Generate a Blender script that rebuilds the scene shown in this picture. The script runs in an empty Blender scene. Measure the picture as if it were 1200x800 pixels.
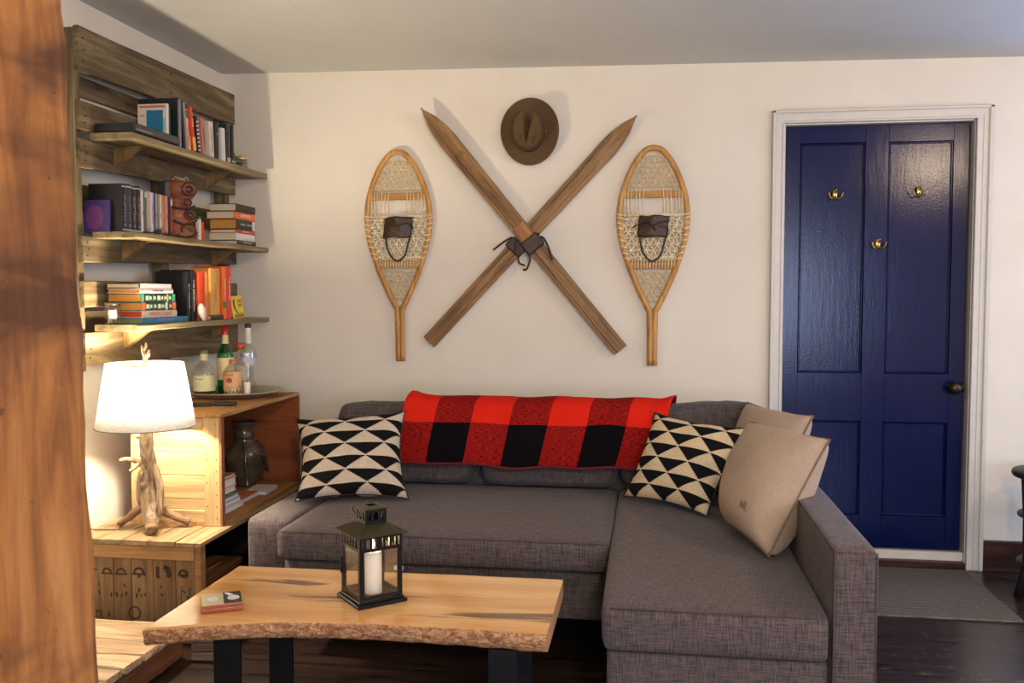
import bpy, bmesh, math, random
from mathutils import Vector, Matrix, noise, Euler
random.seed(7)
SC = bpy.context.scene
COL = SC.collection
PI = math.pi
R = math.radians

# ------------------------------------------------------------------ materials
def C(r, g, b):
    def f(v):
        v /= 255.0
        return v / 12.92 if v <= 0.04045 else ((v + 0.055) / 1.055) ** 2.4
    return (f(r), f(g), f(b), 1.0)

class NT:
    def __init__(s, name):
        s.m = bpy.data.materials.new(name); s.m.use_nodes = True
        s.t = s.m.node_tree; s.n = s.t.nodes; s.l = s.t.links
        s.b = s.n.get('Principled BSDF'); s.out = s.n.get('Material Output')
    def node(s, typ, **kw):
        n = s.n.new(typ)
        for k, v in kw.items(): setattr(n, k, v)
        return n
    def link(s, a, b): s.l.new(a, b)
    def setv(s, sock, v):
        if hasattr(v, 'is_linked') or isinstance(v, bpy.types.NodeSocket): s.l.new(v, sock)
        else: sock.default_value = v
    def math(s, op, a, b=0.0, c=None):
        n = s.node('ShaderNodeMath', operation=op)
        s.setv(n.inputs[0], a); s.setv(n.inputs[1], b)
        if c is not None: s.setv(n.inputs[2], c)
        return n.outputs[0]
    def noise(s, vec, scale, detail=4, rough=.55, dist=0.0):
        n = s.node('ShaderNodeTexNoise'); n.inputs['Scale'].default_value = scale
        n.inputs['Detail'].default_value = detail; n.inputs['Roughness'].default_value = rough
        n.inputs['Distortion'].default_value = dist
        s.link(vec, n.inputs['Vector']); return n.outputs['Fac']
    def ramp(s, fac, stops):
        n = s.node('ShaderNodeValToRGB'); e = n.color_ramp.elements
        e[0].position, e[0].color = stops[0]; e[1].position, e[1].color = stops[-1]
        for p, c in stops[1:-1]:
            k = e.new(p); k.color = c
        s.link(fac, n.inputs[0]); return n.outputs[0]
    def mix(s, fac, a, b, mode='MIX'):
        n = s.node('ShaderNodeMix', data_type='RGBA', blend_type=mode)
        s.setv(n.inputs[0], fac); s.setv(n.inputs[6], a); s.setv(n.inputs[7], b)
        return n.outputs[2]
    def bump(s, h, strength=.3, dist=.002):
        n = s.node('ShaderNodeBump'); n.inputs['Strength'].default_value = strength
        n.inputs['Distance'].default_value = dist; s.link(h, n.inputs['Height'])
        s.link(n.outputs[0], s.b.inputs['Normal']); return n
    def obj(s):
        return s.node('ShaderNodeTexCoord').outputs['Object']
    def mapping(s, vec, scale=(1,1,1), loc=None):
        n = s.node('ShaderNodeMapping'); n.inputs['Scale'].default_value = scale
        s.link(vec, n.inputs['Vector'])
        if loc is not None: s.link(loc, n.inputs['Location'])
        return n.outputs[0]

def plain(name, col, rough=.6, metal=0.0, var=.12, scale=40, bump=0.0, spec=.5, emit=None, es=0, coat=0):
    t = NT(name); t.b.inputs['Roughness'].default_value = rough; t.b.inputs['Metallic'].default_value = metal
    t.b.inputs['Specular IOR Level'].default_value = spec
    if coat: t.b.inputs['Coat Weight'].default_value = coat
    f = t.noise(t.obj(), scale, 5)
    d = tuple(c * (1 - var) for c in col[:3]) + (1,); l = tuple(min(1, c * (1 + var)) for c in col[:3]) + (1,)
    t.link(t.ramp(f, [(.3, d), (.7, l)]), t.b.inputs['Base Color'])
    if bump: t.bump(f, bump, .002)
    if emit: t.b.inputs['Emission Color'].default_value = emit; t.b.inputs['Emission Strength'].default_value = es
    return t.m

def wood(name, c1, c2, c3, axis='x', rough=.65, scale=14, bump=.35, knots=.0, islands=True, gvar=.25, spec=.4, dark=None):
    t = NT(name); t.b.inputs['Roughness'].default_value = rough; t.b.inputs['Specular IOR Level'].default_value = spec
    sc = {'x': (.09, 1, 1), 'y': (1, .09, 1), 'z': (1, 1, .09)}[axis]
    oi = t.node('ShaderNodeObjectInfo').outputs['Random']
    if islands:
        g = t.node('ShaderNodeNewGeometry').outputs['Random Per Island']
        off = t.math('ADD', t.math('MULTIPLY', oi, 13.0), t.math('MULTIPLY', g, 29.0))
    else:
        g = oi; off = t.math('MULTIPLY', oi, 13.0)
    cx = t.node('ShaderNodeCombineXYZ')
    for i in range(3): t.link(off, cx.inputs[i])
    v = t.mapping(t.obj(), sc, cx.outputs[0])
    f = t.noise(v, scale, 8, .62, 1.2)
    v2 = t.mapping(t.obj(), tuple(q * 5 if q == 1 else q * 2 for q in sc), cx.outputs[0])
    f2 = t.noise(v2, scale * 1.6, 6, .7, .3)
    col = t.ramp(f, [(.30, c1), (.5, c2), (.68, c3)])
    fine = t.ramp(f2, [(.35, (.55, .5, .45, 1)), (.6, (1, 1, 1, 1))])
    col = t.mix(.65, col, fine, 'MULTIPLY')
    gv = t.ramp(g, [(0, (1 - gvar,) * 3 + (1,)), (1, (1, 1, 1, 1))])
    col = t.mix(1.0, col, gv, 'MULTIPLY')
    if knots or dark:
        f3 = t.noise(t.mapping(t.obj(), tuple(q if q == 1 else .35 for q in sc), cx.outputs[0]), 7, 3, .5, .4)
        k = t.ramp(f3, [(.62, (0, 0, 0, 1)), (.72, (1, 1, 1, 1))])
        kk = t.math('MULTIPLY', k, knots or .6)
        col = t.mix(kk, col, dark or c1)
    t.link(col, t.b.inputs['Base Color'])
    t.bump(t.math('ADD', t.math('MULTIPLY', f2, .6), f), bump, .003)
    return t.m

def fabric(name, col, col2, rough=.9, fine=620, bump=.4, big=.15):
    t = NT(name); t.b.inputs['Roughness'].default_value = rough; t.b.inputs['Specular IOR Level'].default_value = .2
    t.b.inputs['Sheen Weight'].default_value = .1; t.b.inputs['Sheen Roughness'].default_value = .5
    o = t.obj()
    a = t.noise(t.mapping(o, (.05, .05, 1)), fine * .8, 3)
    b = t.noise(t.mapping(o, (1, .05, .05)), fine * .8, 3)
    d = t.noise(t.mapping(o, (.05, 1, .05)), fine * .8, 3)
    gn = t.node('ShaderNodeTexCoord').outputs['Normal']; ns = t.node('ShaderNodeSeparateXYZ'); t.link(gn, ns.inputs[0])
    wt = [t.math('SUBTRACT', 1.0, t.math('ABSOLUTE', ns.outputs[i])) for i in range(3)]
    num = t.math('ADD', t.math('ADD', t.math('MULTIPLY', a, wt[2]), t.math('MULTIPLY', b, wt[0])), t.math('MULTIPLY', d, wt[1]))
    f = t.math('DIVIDE', num, t.math('ADD', t.math('ADD', wt[0], wt[1]), wt[2]))
    c = t.ramp(f, [(.38, col), (.60, col2)])
    g = t.noise(o, 6, 3)
    c = t.mix(big, c, t.ramp(g, [(.3, (.75, .75, .75, 1)), (.7, (1, 1, 1, 1))]), 'MULTIPLY')
    t.link(c, t.b.inputs['Base Color']); t.bump(f, bump, .0015)
    return t.m

def glassy(name, tint=(1, 1, 1, 1), refl=1.0, rough=.03, floor=0.04):
    t = NT(name); t.n.remove(t.b)
    tr = t.node('ShaderNodeBsdfTransparent'); tr.inputs[0].default_value = tint
    gl = t.node('ShaderNodeBsdfGlossy'); gl.inputs['Roughness'].default_value = rough
    gl.inputs['Color'].default_value = (1, 1, 1, 1)
    fr = t.node('ShaderNodeLayerWeight'); fr.inputs[0].default_value = .25
    k = t.math('ADD', t.math('MULTIPLY', fr.outputs['Facing'], .35 * refl), floor)
    mx = t.node('ShaderNodeMixShader'); t.link(k, mx.inputs[0]); t.link(tr.outputs[0], mx.inputs[1]); t.link(gl.outputs[0], mx.inputs[2])
    t.link(mx.outputs[0], t.out.inputs[0]); return t.m

def triangle_weave(name, black, cream, cols=2.75, rows=7.0, uoff=.25, voff=0.0):
    t = NT(name); t.b.inputs['Roughness'].default_value = .95; t.b.inputs['Specular IOR Level'].default_value = .1
    uv = t.node('ShaderNodeTexCoord').outputs['UV']
    sp = t.node('ShaderNodeSeparateXYZ'); t.link(uv, sp.inputs[0])
    v = t.math('ADD', t.math('MULTIPLY', sp.outputs[1], rows), voff)
    row = t.math('FLOOR', v); fv = t.math('SUBTRACT', v, row)
    fv = t.math('DIVIDE', t.math('FLOOR', t.math('MULTIPLY', fv, 11.0)), 10.0)
    sh = t.math('MULTIPLY', t.math('MODULO', row, 2.0), .5)
    u = t.math('ADD', t.math('ADD', t.math('MULTIPLY', sp.outputs[0], cols), sh), uoff)
    fu = t.math('FRACT', u)
    d = t.math('MULTIPLY', t.math('ABSOLUTE', t.math('SUBTRACT', fu, .5)), 2.08)
    k = t.math('LESS_THAN', d, fv)
    n = t.noise(t.obj(), 160, 4); cr = t.ramp(n, [(.3, tuple(c * .75 for c in cream[:3]) + (1,)), (.7, cream)])
    t.link(t.mix(k, cr, black), t.b.inputs['Base Color'])
    w = t.node('ShaderNodeTexWave'); w.inputs['Scale'].default_value = 60; w.bands_direction = 'Y'; w.inputs['Distortion'].default_value = 1.5
    t.link(uv, w.inputs['Vector']); t.bump(t.math('ADD', w.outputs['Fac'], n), .5, .002)
    return t.m

def plaid(name):
    t = NT(name); t.b.inputs['Roughness'].default_value = 1.0; t.b.inputs['Specular IOR Level'].default_value = .05
    uv = t.node('ShaderNodeTexCoord').outputs['UV']
    sp = t.node('ShaderNodeSeparateXYZ'); t.link(uv, sp.inputs[0])
    cu = t.math('MODULO', t.math('FLOOR', t.math('ADD', t.math('MULTIPLY', sp.outputs[0], 6.9), 0.1)), 2.0)
    rv = t.math('MODULO', t.math('FLOOR', t.math('MULTIPLY', sp.outputs[1], 3.0)), 2.0)
    s = t.math('ADD', cu, rv)
    red = C(226, 42, 26); blk = C(18, 15, 17)
    nn = t.noise(t.mapping(uv, (60, 330, 1)), 1.0, 3, .7)
    mixed = t.ramp(nn, [(.44, C(70, 16, 16)), (.52, C(172, 32, 26))])
    m1 = t.mix(t.math('GREATER_THAN', s, .5), red, mixed)
    m2 = t.mix(t.math('GREATER_THAN', s, 1.5), m1, blk)
    fz = t.noise(t.obj(), 220, 4)
    m3 = t.mix(.3, m2, t.ramp(fz, [(.3, (.5, .5, .5, 1)), (.7, (1, 1, 1, 1))]), 'MULTIPLY')
    t.link(m3, t.b.inputs['Base Color']); t.bump(t.math('ADD', fz, nn), .7, .003)
    return t.m

M = {}
def wallmat():
    t = NT('wall_paint'); t.b.inputs['Roughness'].default_value = .75; t.b.inputs['Specular IOR Level'].default_value = .25
    f = t.noise(t.obj(), 3.0, 4); g = t.noise(t.obj(), 60, 5)
    t.link(t.ramp(f, [(.3, C(223, 212, 193)), (.7, C(229, 219, 200))]), t.b.inputs['Base Color'])
    t.bump(t.math('ADD', g, t.math('MULTIPLY', f, 3.0)), .12, .004); return t.m
M['wall'] = wallmat()
M['ceil'] = plain('ceiling_paint', C(205, 203, 194), .85, var=.02, scale=5, bump=.05, spec=.2)
M['trim'] = plain('trim_paint', C(204, 196, 182), .4, var=.04, scale=18, bump=.15)

def floormat():
    t = NT('dark_floorboards'); o = t.obj(); t.b.inputs['Specular IOR Level'].default_value = .55
    sp = t.node('ShaderNodeSeparateXYZ'); t.link(o, sp.inputs[0])
    y = t.math('MULTIPLY', sp.outputs[1], 1 / .145); fl = t.math('FLOOR', y); fr = t.math('FRACT', y)
    wn = t.node('ShaderNodeTexWhiteNoise', noise_dimensions='1D'); t.link(fl, wn.inputs['W'])
    cx = t.node('ShaderNodeCombineXYZ'); t.link(t.math('MULTIPLY', wn.outputs['Value'], 9.0), cx.inputs[0]); t.link(fl, cx.inputs[2])
    v = t.mapping(o, (.09, 1, 1), cx.outputs[0]); f = t.noise(v, 22, 8, .65, .8)
    c = t.ramp(f, [(.3, C(26, 18, 15)), (.55, C(50, 36, 29)), (.75, C(70, 52, 42))])
    c = t.mix(t.math('MULTIPLY', wn.outputs['Value'], .5), c, C(28, 18, 16))
    gap = t.math('LESS_THAN', t.math('ABSOLUTE', t.math('SUBTRACT', fr, .5)), .485)
    c = t.mix(gap, (.003, .002, .002, 1), c)
    sk = t.noise(t.mapping(o, (.6, 1.8, 1)), 30, 6, .7); big = t.noise(o, 3, 2)
    k = t.math('MULTIPLY', t.math('GREATER_THAN', sk, .625), t.math('GREATER_THAN', big, .5))
    c = t.mix(t.math('MULTIPLY', k, .7), c, C(150, 125, 90))
    t.link(c, t.b.inputs['Base Color'])
    t.link(t.math('ADD', t.math('MULTIPLY', f, .3), .16), t.b.inputs['Roughness'])
    t.bump(t.math('ADD', t.math('MULTIPLY', gap, .6), t.math('MULTIPLY', f, .5)), .35, .003); return t.m
M['floor'] = floormat()

def doorpaint():
    t = NT('navy_gloss_paint'); t.b.inputs['Roughness'].default_value = .16; t.b.inputs['Specular IOR Level'].default_value = .28
    o = t.obj(); a = t.noise(t.mapping(o, (1, 1, .12)), 60, 6, .6); b = t.noise(o, 130, 4)
    t.link(t.ramp(a, [(.3, C(2, 10, 52)), (.7, C(5, 17, 68))]), t.b.inputs['Base Color'])
    t.bump(t.math('ADD', a, t.math('MULTIPLY', b, .8)), .28, .0018); return t.m
M['navy'] = doorpaint()
W = lambda *a, **k: wood(*a, **k)
gw = (C(64, 50, 32), C(114, 95, 64), C(152, 133, 96))
M['gray_y'] = W('weathered_pallet_wood', *gw, axis='y', knots=.7, dark=C(48, 32, 20))
M['gray_z'] = W('weathered_pallet_post', *gw, axis='z')
M['shelf_y'] = W('shelf_board_wood', C(104, 88, 58), C(146, 128, 90), C(176, 160, 120), axis='y', knots=.4, dark=C(60, 42, 26))
M['brack'] = W('bracket_wood', C(110, 80, 44), C(150, 116, 68), C(176, 140, 90), axis='z')
M['pine_y'] = W('crate_pine_lengthwise', C(150, 100, 50), C(190, 138, 78), C(212, 164, 104), axis='y', knots=.5, dark=C(90, 52, 28))
M['pine_x'] = W('crate_pine_across', C(150, 122, 82), C(180, 152, 108), C(196, 172, 130), axis='x', knots=.45, dark=C(130, 84, 44), gvar=.12)
M['pine_z'] = W('crate_pine_upright', C(150, 120, 80), C(180, 152, 108), C(196, 172, 130), axis='z', knots=.5, dark=C(110, 66, 34), gvar=.12)
M['redply'] = W('crate_inner_plywood', C(116, 56, 24), C(150, 78, 34), C(166, 92, 44), axis='x', knots=.3, dark=C(70, 30, 14), bump=.1)
M['old_y'] = W('old_crate_top_boards', C(132, 102, 70), C(170, 140, 102), C(192, 166, 126), axis='y', knots=.5, dark=C(96, 64, 38))
M['old_z'] = W('old_crate_upright_boards', C(98, 74, 46), C(132, 102, 66), C(154, 124, 84), axis='z', knots=.3, dark=C(70, 44, 26), gvar=.15)
M['old_x'] = W('old_crate_batten', C(126, 90, 50), C(166, 124, 74), C(188, 148, 96), axis='x', knots=.5, dark=C(64, 38, 22))
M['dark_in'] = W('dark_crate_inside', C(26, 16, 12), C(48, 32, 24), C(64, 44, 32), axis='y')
M['deck_x'] = W('floor_pallet_boards', C(156, 124, 90), C(200, 168, 130), C(222, 196, 160), axis='x', knots=.5, dark=C(110, 70, 44))
M['deck_side'] = W('floor_pallet_beams', C(70, 40, 24), C(120, 74, 46), C(150, 98, 64), axis='y', knots=.5, dark=C(40, 22, 14))
M['post'] = W('reddish_rough_post', C(108, 50, 22), C(158, 84, 44), C(186, 110, 62), axis='z', scale=5, bump=.5, spec=.25, rough=.8)
M['stain'] = C(60, 28, 12)
M['ski'] = W('aged_ski_wood', C(100, 68, 34), C(148, 108, 60), C(176, 138, 86), axis='z', scale=26, knots=.5, dark=C(84, 50, 24), rough=.5)
M['ski_base'] = W('pale_ski_core', C(150, 96, 50), C(190, 132, 76), C(206, 152, 96), axis='z', scale=26, rough=.5)
M['ash'] = W('bent_ash_wood', C(168, 112, 44), C(202, 146, 68), C(220, 168, 92), axis='z', scale=30, rough=.4, bump=.1, islands=False)
M['raw'] = plain('rawhide_lacing', C(226, 206, 162), .6, var=.2, scale=60)
M['leather'] = plain('dark_brown_leather', C(66, 42, 26), .5, var=.35, scale=50, bump=.5)
M['leather2'] = plain('black_strap_leather', C(46, 30, 20), .5, var=.3, scale=80, bump=.3)
M['felt'] = plain('brown_hat_felt', C(96, 74, 50), .95, var=.12, scale=120, bump=.25, spec=.1)
M['felt2'] = plain('dark_hat_ribbon', C(58, 42, 30), .85, var=.1, scale=120, bump=.2, spec=.1)
M['sofa'] = fabric('grey_sofa_weave', C(56, 48, 48), C(106, 93, 91))
M['sofad'] = fabric('grey_sofa_weave_back', C(52, 45, 44), C(96, 86, 83))
M['pipe'] = plain('grey_sofa_seam', C(78, 70, 70), .9, spec=.2)
M['beige'] = fabric('beige_brushed_cotton', C(150, 128, 106), C(172, 150, 128), fine=1400, bump=.15, big=.3)
M['beigepipe'] = plain('beige_piping', C(120, 98, 80), .9, spec=.2)
BLK = C(24, 22, 23); CRM = C(224, 206, 180)
M['tri'] = triangle_weave('black_cream_triangle_weave', BLK, CRM, 2.75, 6.6, .22, .35)
M['tri2'] = triangle_weave('black_cream_triangle_knit', BLK, C(232, 208, 166), 2.9, 6.6, .1, .1)
M['triedge'] = plain('black_cushion_edge', C(40, 36, 34), .9)
M['plaid'] = plaid('buffalo_check_wool')
M['plaidhem'] = plain('dark_red_blanket_hem', C(96, 14, 20), .95, var=.3, scale=120)
def slabmat():
    t = NT('live_edge_pine_top'); t.b.inputs['Roughness'].default_value = .13; t.b.inputs['Specular IOR Level'].default_value = .55
    o = t.obj(); v = t.mapping(o, (.10, 1, 1)); f = t.noise(v, 9, 6, .5, 1.4)
    w = t.node('ShaderNodeTexWave'); w.bands_direction = 'Y'; w.inputs['Scale'].default_value = 2.2; w.inputs['Distortion'].default_value = 9
    w.inputs['Detail'].default_value = 3; t.link(t.mapping(o, (.12, 1, .3)), w.inputs['Vector'])
    g = t.noise(t.mapping(o, (.05, 1, 1)), 120, 5, .6)
    c = t.ramp(t.math('ADD', t.math('MULTIPLY', f, .75), t.math('MULTIPLY', w.outputs['Fac'], .25)), [(.25, C(204, 144, 84)), (.5, C(228, 174, 108)), (.75, C(238, 196, 136))])
    c = t.mix(.35, c, t.ramp(g, [(.35, (.72, .62, .5, 1)), (.6, (1, 1, 1, 1))]), 'MULTIPLY')
    k = t.noise(t.mapping(o, (.16, 1.6, 1)), 7.5, 4, .55, .5)
    c = t.mix(t.ramp(k, [(.60, (0, 0, 0, 1)), (.645, (.85, .85, .85, 1))]), c, C(92, 48, 22))
    t.link(c, t.b.inputs['Base Color']); t.bump(g, .08, .001); return t.m
M['slab'] = slabmat()
def barkmat():
    t = NT('bark_edge'); t.b.inputs['Roughness'].default_value = .85
    o = t.obj(); f = t.noise(t.mapping(o, (.6, 1, 1)), 110, 8, .8, .6); g = t.noise(o, 16, 4)
    c = t.ramp(f, [(.36, C(92, 52, 28)), (.48, C(184, 120, 72)), (.58, C(238, 192, 140))])
    c = t.mix(t.math('MULTIPLY', g, .5), c, C(130, 92, 70))
    t.link(c, t.b.inputs['Base Color']); t.bump(f, 1.0, .006); return t.m
M['bark'] = barkmat()
M['endg'] = W('slab_end_grain', C(176, 126, 84), C(196, 148, 104), C(208, 164, 120), axis='y', rough=.7, bump=.15)
M['steel'] = plain('black_steel', C(9, 9, 11), .5, var=.1, spec=.25)
M['lantern'] = plain('black_lantern_enamel', C(14, 13, 14), .3, var=.15, spec=.4)
M['lroof'] = plain('dark_bronze_lantern_roof', C(74, 66, 46), .35, metal=.6, var=.15)
M['pane'] = glassy('clear_lantern_glass', (1, .99, .96, 1), .6)
M['wax'] = plain('white_wax', C(244, 236, 226), .5, var=.02, emit=(1, .8, .6, 1), es=0.0)
M['wax'].node_tree.nodes['Principled BSDF'].inputs['Subsurface Weight'].default_value = .0
def emis(name, col, st):
    t = NT(name); t.b.inputs['Base Color'].default_value = (0, 0, 0, 1)
    t.b.inputs['Emission Color'].default_value = col; t.b.inputs['Emission Strength'].default_value = st; return t.m
M['flame'] = emis('candle_flame', (1, .72, .35, 1), 60)
def shademat():
    t = NT('white_linen_shade'); t.n.remove(t.b)
    o = t.obj(); a = t.noise(t.mapping(o, (.1, .1, 1)), 380, 3); b = t.noise(t.mapping(o, (1, 1, .1)), 380, 3)
    c = t.ramp(t.math('MULTIPLY', t.math('ADD', a, b), .5), [(.4, C(225, 222, 210)), (.6, C(250, 248, 240))])
    d = t.node('ShaderNodeBsdfDiffuse'); tr = t.node('ShaderNodeBsdfTranslucent')
    t.link(c, d.inputs[0]); t.link(c, tr.inputs[0])
    mx = t.node('ShaderNodeMixShader'); mx.inputs[0].default_value = .13
    t.link(d.outputs[0], mx.inputs[1]); t.link(tr.outputs[0], mx.inputs[2]); t.link(mx.outputs[0], t.out.inputs[0]); return t.m
M['shade'] = shademat()
M['shadetrim'] = plain('shade_brown_binding', C(150, 128, 100), .8)
def bulbmat():
    t = NT('glowing_bulb_glass'); t.n.remove(t.b)
    tr = t.node('ShaderNodeBsdfTransparent'); e = t.node('ShaderNodeEmission'); e.inputs[0].default_value = (1, .86, .66, 1); e.inputs[1].default_value = 12
    mx = t.node('ShaderNodeMixShader'); mx.inputs[0].default_value = .3
    t.link(tr.outputs[0], mx.inputs[1]); t.link(e.outputs[0], mx.inputs[2]); t.link(mx.outputs[0], t.out.inputs[0]); return t.m
M['bulb'] = bulbmat()
M['drift'] = W('bleached_driftwood', C(92, 66, 44), C(160, 134, 104), C(206, 188, 160), axis='z', scale=30, bump=.8, islands=False, rough=.7)
M['driftend'] = W('driftwood_branch', C(84, 58, 36), C(140, 110, 80), C(184, 156, 122), axis='x', scale=26, bump=.6, islands=False, rough=.7)
M['brass'] = plain('polished_brass', C(206, 164, 82), .22, metal=1, var=.06)
M['bronze'] = plain('dark_bronze', C(60, 50, 42), .3, metal=.9, var=.1)
M['iron'] = plain('dark_iron', C(40, 30, 28), .5, metal=.3, var=.2)
M['nail'] = plain('rusty_nail', C(44, 30, 24), .6)
M['ink'] = plain('faded_stencil_ink', C(54, 40, 30), .9, var=.4, scale=90)
M['skirt'] = W('dark_skirting_wood', C(34, 16, 10), C(66, 34, 22), C(84, 48, 32), axis='x', rough=.35)
M['vase'] = plain('brown_salt_glaze', C(78, 68, 54), .18, var=.4, scale=14, coat=.5)
def rugmat():
    t = NT('grey_ribbed_mat'); t.b.inputs['Roughness'].default_value = 1.0; t.b.inputs['Specular IOR Level'].default_value = .05
    o = t.obj(); w = t.node('ShaderNodeTexWave'); w.bands_direction = 'Y'; w.inputs['Scale'].default_value = 16; w.inputs['Distortion'].default_value = 2.5
    t.link(o, w.inputs['Vector']); n = t.noise(o, 260, 4)
    f = t.math('ADD', t.math('MULTIPLY', w.outputs['Fac'], .22), t.math('MULTIPLY', n, .85))
    t.link(t.ramp(f, [(.3, C(56, 50, 46)), (.8, C(134, 124, 114))]), t.b.inputs['Base Color']); t.bump(f, .8, .004); return t.m
M['rug'] = rugmat()
M['paper'] = plain('book_pages', C(222, 206, 172), .9, var=.08, scale=200)
M['paperw'] = plain('white_book_pages', C(226, 222, 216), .9, var=.05, scale=200)
M['papero'] = plain('aged_orange_pages', C(206, 146, 66), .9, var=.08, scale=200)
M['paperr'] = plain('red_stained_pages', C(196, 70, 40), .9, var=.05, scale=200)
M['paperg'] = plain('olive_page_edge', C(128, 136, 74), .9, var=.05, scale=200)
_c = {}
def colm(r, g, b, rough=.45, kind='cover', metal=0):
    k = (r, g, b, rough, metal)
    if k not in _c: _c[k] = plain('%s_tint_%d' % (kind, len(_c)), C(r, g, b), rough, metal=metal, var=.08, scale=60)
    return _c[k]

# ------------------------------------------------------------------ mesh helpers
def newbm(): return bmesh.new()
def uv_all(bm): return bm.loops.layers.uv.verify()

def box(bm, c, s, bev=0.0, rot=None, seg=1, mi=0):
    t = bmesh.new(); bmesh.ops.create_cube(t, size=1)
    for v in t.verts: v.co = Vector((v.co.x * s[0], v.co.y * s[1], v.co.z * s[2]))
    if bev > 0: bmesh.ops.bevel(t, geom=list(t.edges), offset=bev, segments=seg, profile=.5, affect='EDGES')
    mt = Matrix.Translation(Vector(c))
    if rot is not None: mt = mt @ (rot if isinstance(rot, Matrix) else Euler(rot).to_matrix().to_4x4())
    merge(bm, t, mt, mi)

def lohi(bm, lo, hi, bev=0.0, mi=0, seg=1):
    box(bm, [(a + b) / 2 for a, b in zip(lo, hi)], [b - a for a, b in zip(lo, hi)], bev, mi=mi, seg=seg)

def merge(bm, t, mt=None, mi=0):
    vm = {}
    for v in t.verts: vm[v] = bm.verts.new(mt @ v.co if mt is not None else v.co)
    for f in t.faces:
        try:
            nf = bm.faces.new([vm[v] for v in f.verts]); nf.material_index = mi; nf.smooth = f.smooth
        except ValueError: pass
    t.free()

def plank(bm, axis, lo, hi, n=10, amp=.0015, ch=.003, seed=None, mi=0, ends=True):
    """rough sawn board, cross-section ring of 8 jittered along its length"""
    s = random.random() * 100 if seed is None else seed
    ax = 'xyz'.index(axis); o1, o2 = [i for i in range(3) if i != ax]
    rings = []
    a0, a1, b0, b1 = lo[o1], hi[o1], lo[o2], hi[o2]
    pts = [(a0 + ch, b0), (a1 - ch, b0), (a1, b0 + ch), (a1, b1 - ch), (a1 - ch, b1), (a0 + ch, b1), (a0, b1 - ch), (a0, b0 + ch)]
    for i in range(n + 1):
        t = i / n; ring = []
        for k, (a, b) in enumerate(pts):
            p = [0, 0, 0]; p[ax] = lo[ax] + (hi[ax] - lo[ax]) * t; p[o1] = a; p[o2] = b
            q = noise.noise_vector(Vector((t * (hi[ax] - lo[ax]) * 9 + s, k // 2 * 3.1, s)))
            for j in (o1, o2): p[j] += q[j] * amp
            if i in (0, n): p[ax] += q[ax] * amp * 2
            ring.append(bm.verts.new(p))
        rings.append(ring)
    for i in range(n):
        for k in range(8):
            f = bm.faces.new((rings[i][k], rings[i][(k + 1) % 8], rings[i + 1][(k + 1) % 8], rings[i + 1][k])); f.material_index = mi
    for r_, fl in ((rings[0], 1), (rings[-1], 0)):
        f = bm.faces.new(r_ if not fl else r_[::-1]); f.material_index = mi

def tube(bm, pts, rad, n=8, cap=True, flat=1.0, up=None, mi=0, jit=0.0, closed=False):
    pts = [Vector(p) for p in pts]; m = len(pts)
    rr = rad if isinstance(rad, (list, tuple)) else [rad] * m
    rings = []; prev = None
    for i, p in enumerate(pts):
        if closed: t = (pts[(i + 1) % m] - pts[i - 1]).normalized()
        else: t = (pts[min(i + 1, m - 1)] - pts[max(i - 1, 0)]).normalized()
        if prev is None:
            a = Vector(up) if up else (Vector((0, 0, 1)) if abs(t.z) < .9 else Vector((1, 0, 0)))
        else: a = prev
        u = (a - t * a.dot(t)); u = u.normalized() if u.length > 1e-6 else t.orthogonal().normalized()
        prev = u; w = t.cross(u)
        ring = []
        for k in range(n):
            an = 2 * PI * k / n; r_ = rr[i]
            if jit: r_ *= 1 + jit * noise.noise(Vector((p.x * 40 + k * 1.7, p.y * 40, p.z * 40)))
            ring.append(bm.verts.new(p + u * (math.cos(an) * r_ * flat) + w * (math.sin(an) * r_)))
        rings.append(ring)
    for i in range(m if closed else m - 1):
        A, B = rings[i], rings[(i + 1) % m]
        for k in range(n):
            f = bm.faces.new((A[k], A[(k + 1) % n], B[(k + 1) % n], B[k])); f.smooth = True; f.material_index = mi
    if cap and not closed:
        bm.faces.new(rings[0][::-1]).material_index = mi; bm.faces.new(rings[-1]).material_index = mi

def lathe(bm, prof, n=28, c=(0, 0, 0), sx=1, sy=1, mi=0, closed_bottom=True, closed_top=False):
    rings = []
    for r_, z in prof:
        rings.append([bm.verts.new((c[0] + math.cos(2 * PI * k / n) * r_ * sx, c[1] + math.sin(2 * PI * k / n) * r_ * sy, c[2] + z)) for k in range(n)])
    for i in range(len(rings) - 1):
        for k in range(n):
            f = bm.faces.new((rings[i][k], rings[i][(k + 1) % n], rings[i + 1][(k + 1) % n], rings[i + 1][k])); f.smooth = True; f.material_index = mi
    if closed_bottom: bm.faces.new(rings[0][::-1]).material_index = mi
    if closed_top: bm.faces.new(rings[-1]).material_index = mi

def smoothpath(pts, k=6):
    pts = [Vector(p) for p in pts]; out = []
    for i in range(len(pts) - 1):
        p0 = pts[max(i - 1, 0)]; p1 = pts[i]; p2 = pts[i + 1]; p3 = pts[min(i + 2, len(pts) - 1)]
        for j in range(k):
            t = j / k
            out.append(.5 * ((2 * p1) + (p2 - p0) * t + (2 * p0 - 5 * p1 + 4 * p2 - p3) * t * t + (3 * p1 - p0 - 3 * p2 + p3) * t ** 3))
    out.append(pts[-1]); return out

def obj(name, bm, mats, parent=None, smooth=False, label=None, loc=None):
    me = bpy.data.meshes.new(name)
    bmesh.ops.recalc_face_normals(bm, faces=list(bm.faces))
    bm.to_mesh(me); bm.free()
    if not isinstance(mats, (list, tuple)): mats = [mats]
    for m in mats: me.materials.append(m)
    if smooth:
        for p in me.polygons: p.use_smooth = True
    o = bpy.data.objects.new(name, me); COL.objects.link(o)
    if parent is not None: o.parent = parent
    if label: o['label'] = label
    if loc is not None: o.location = loc
    return o

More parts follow.
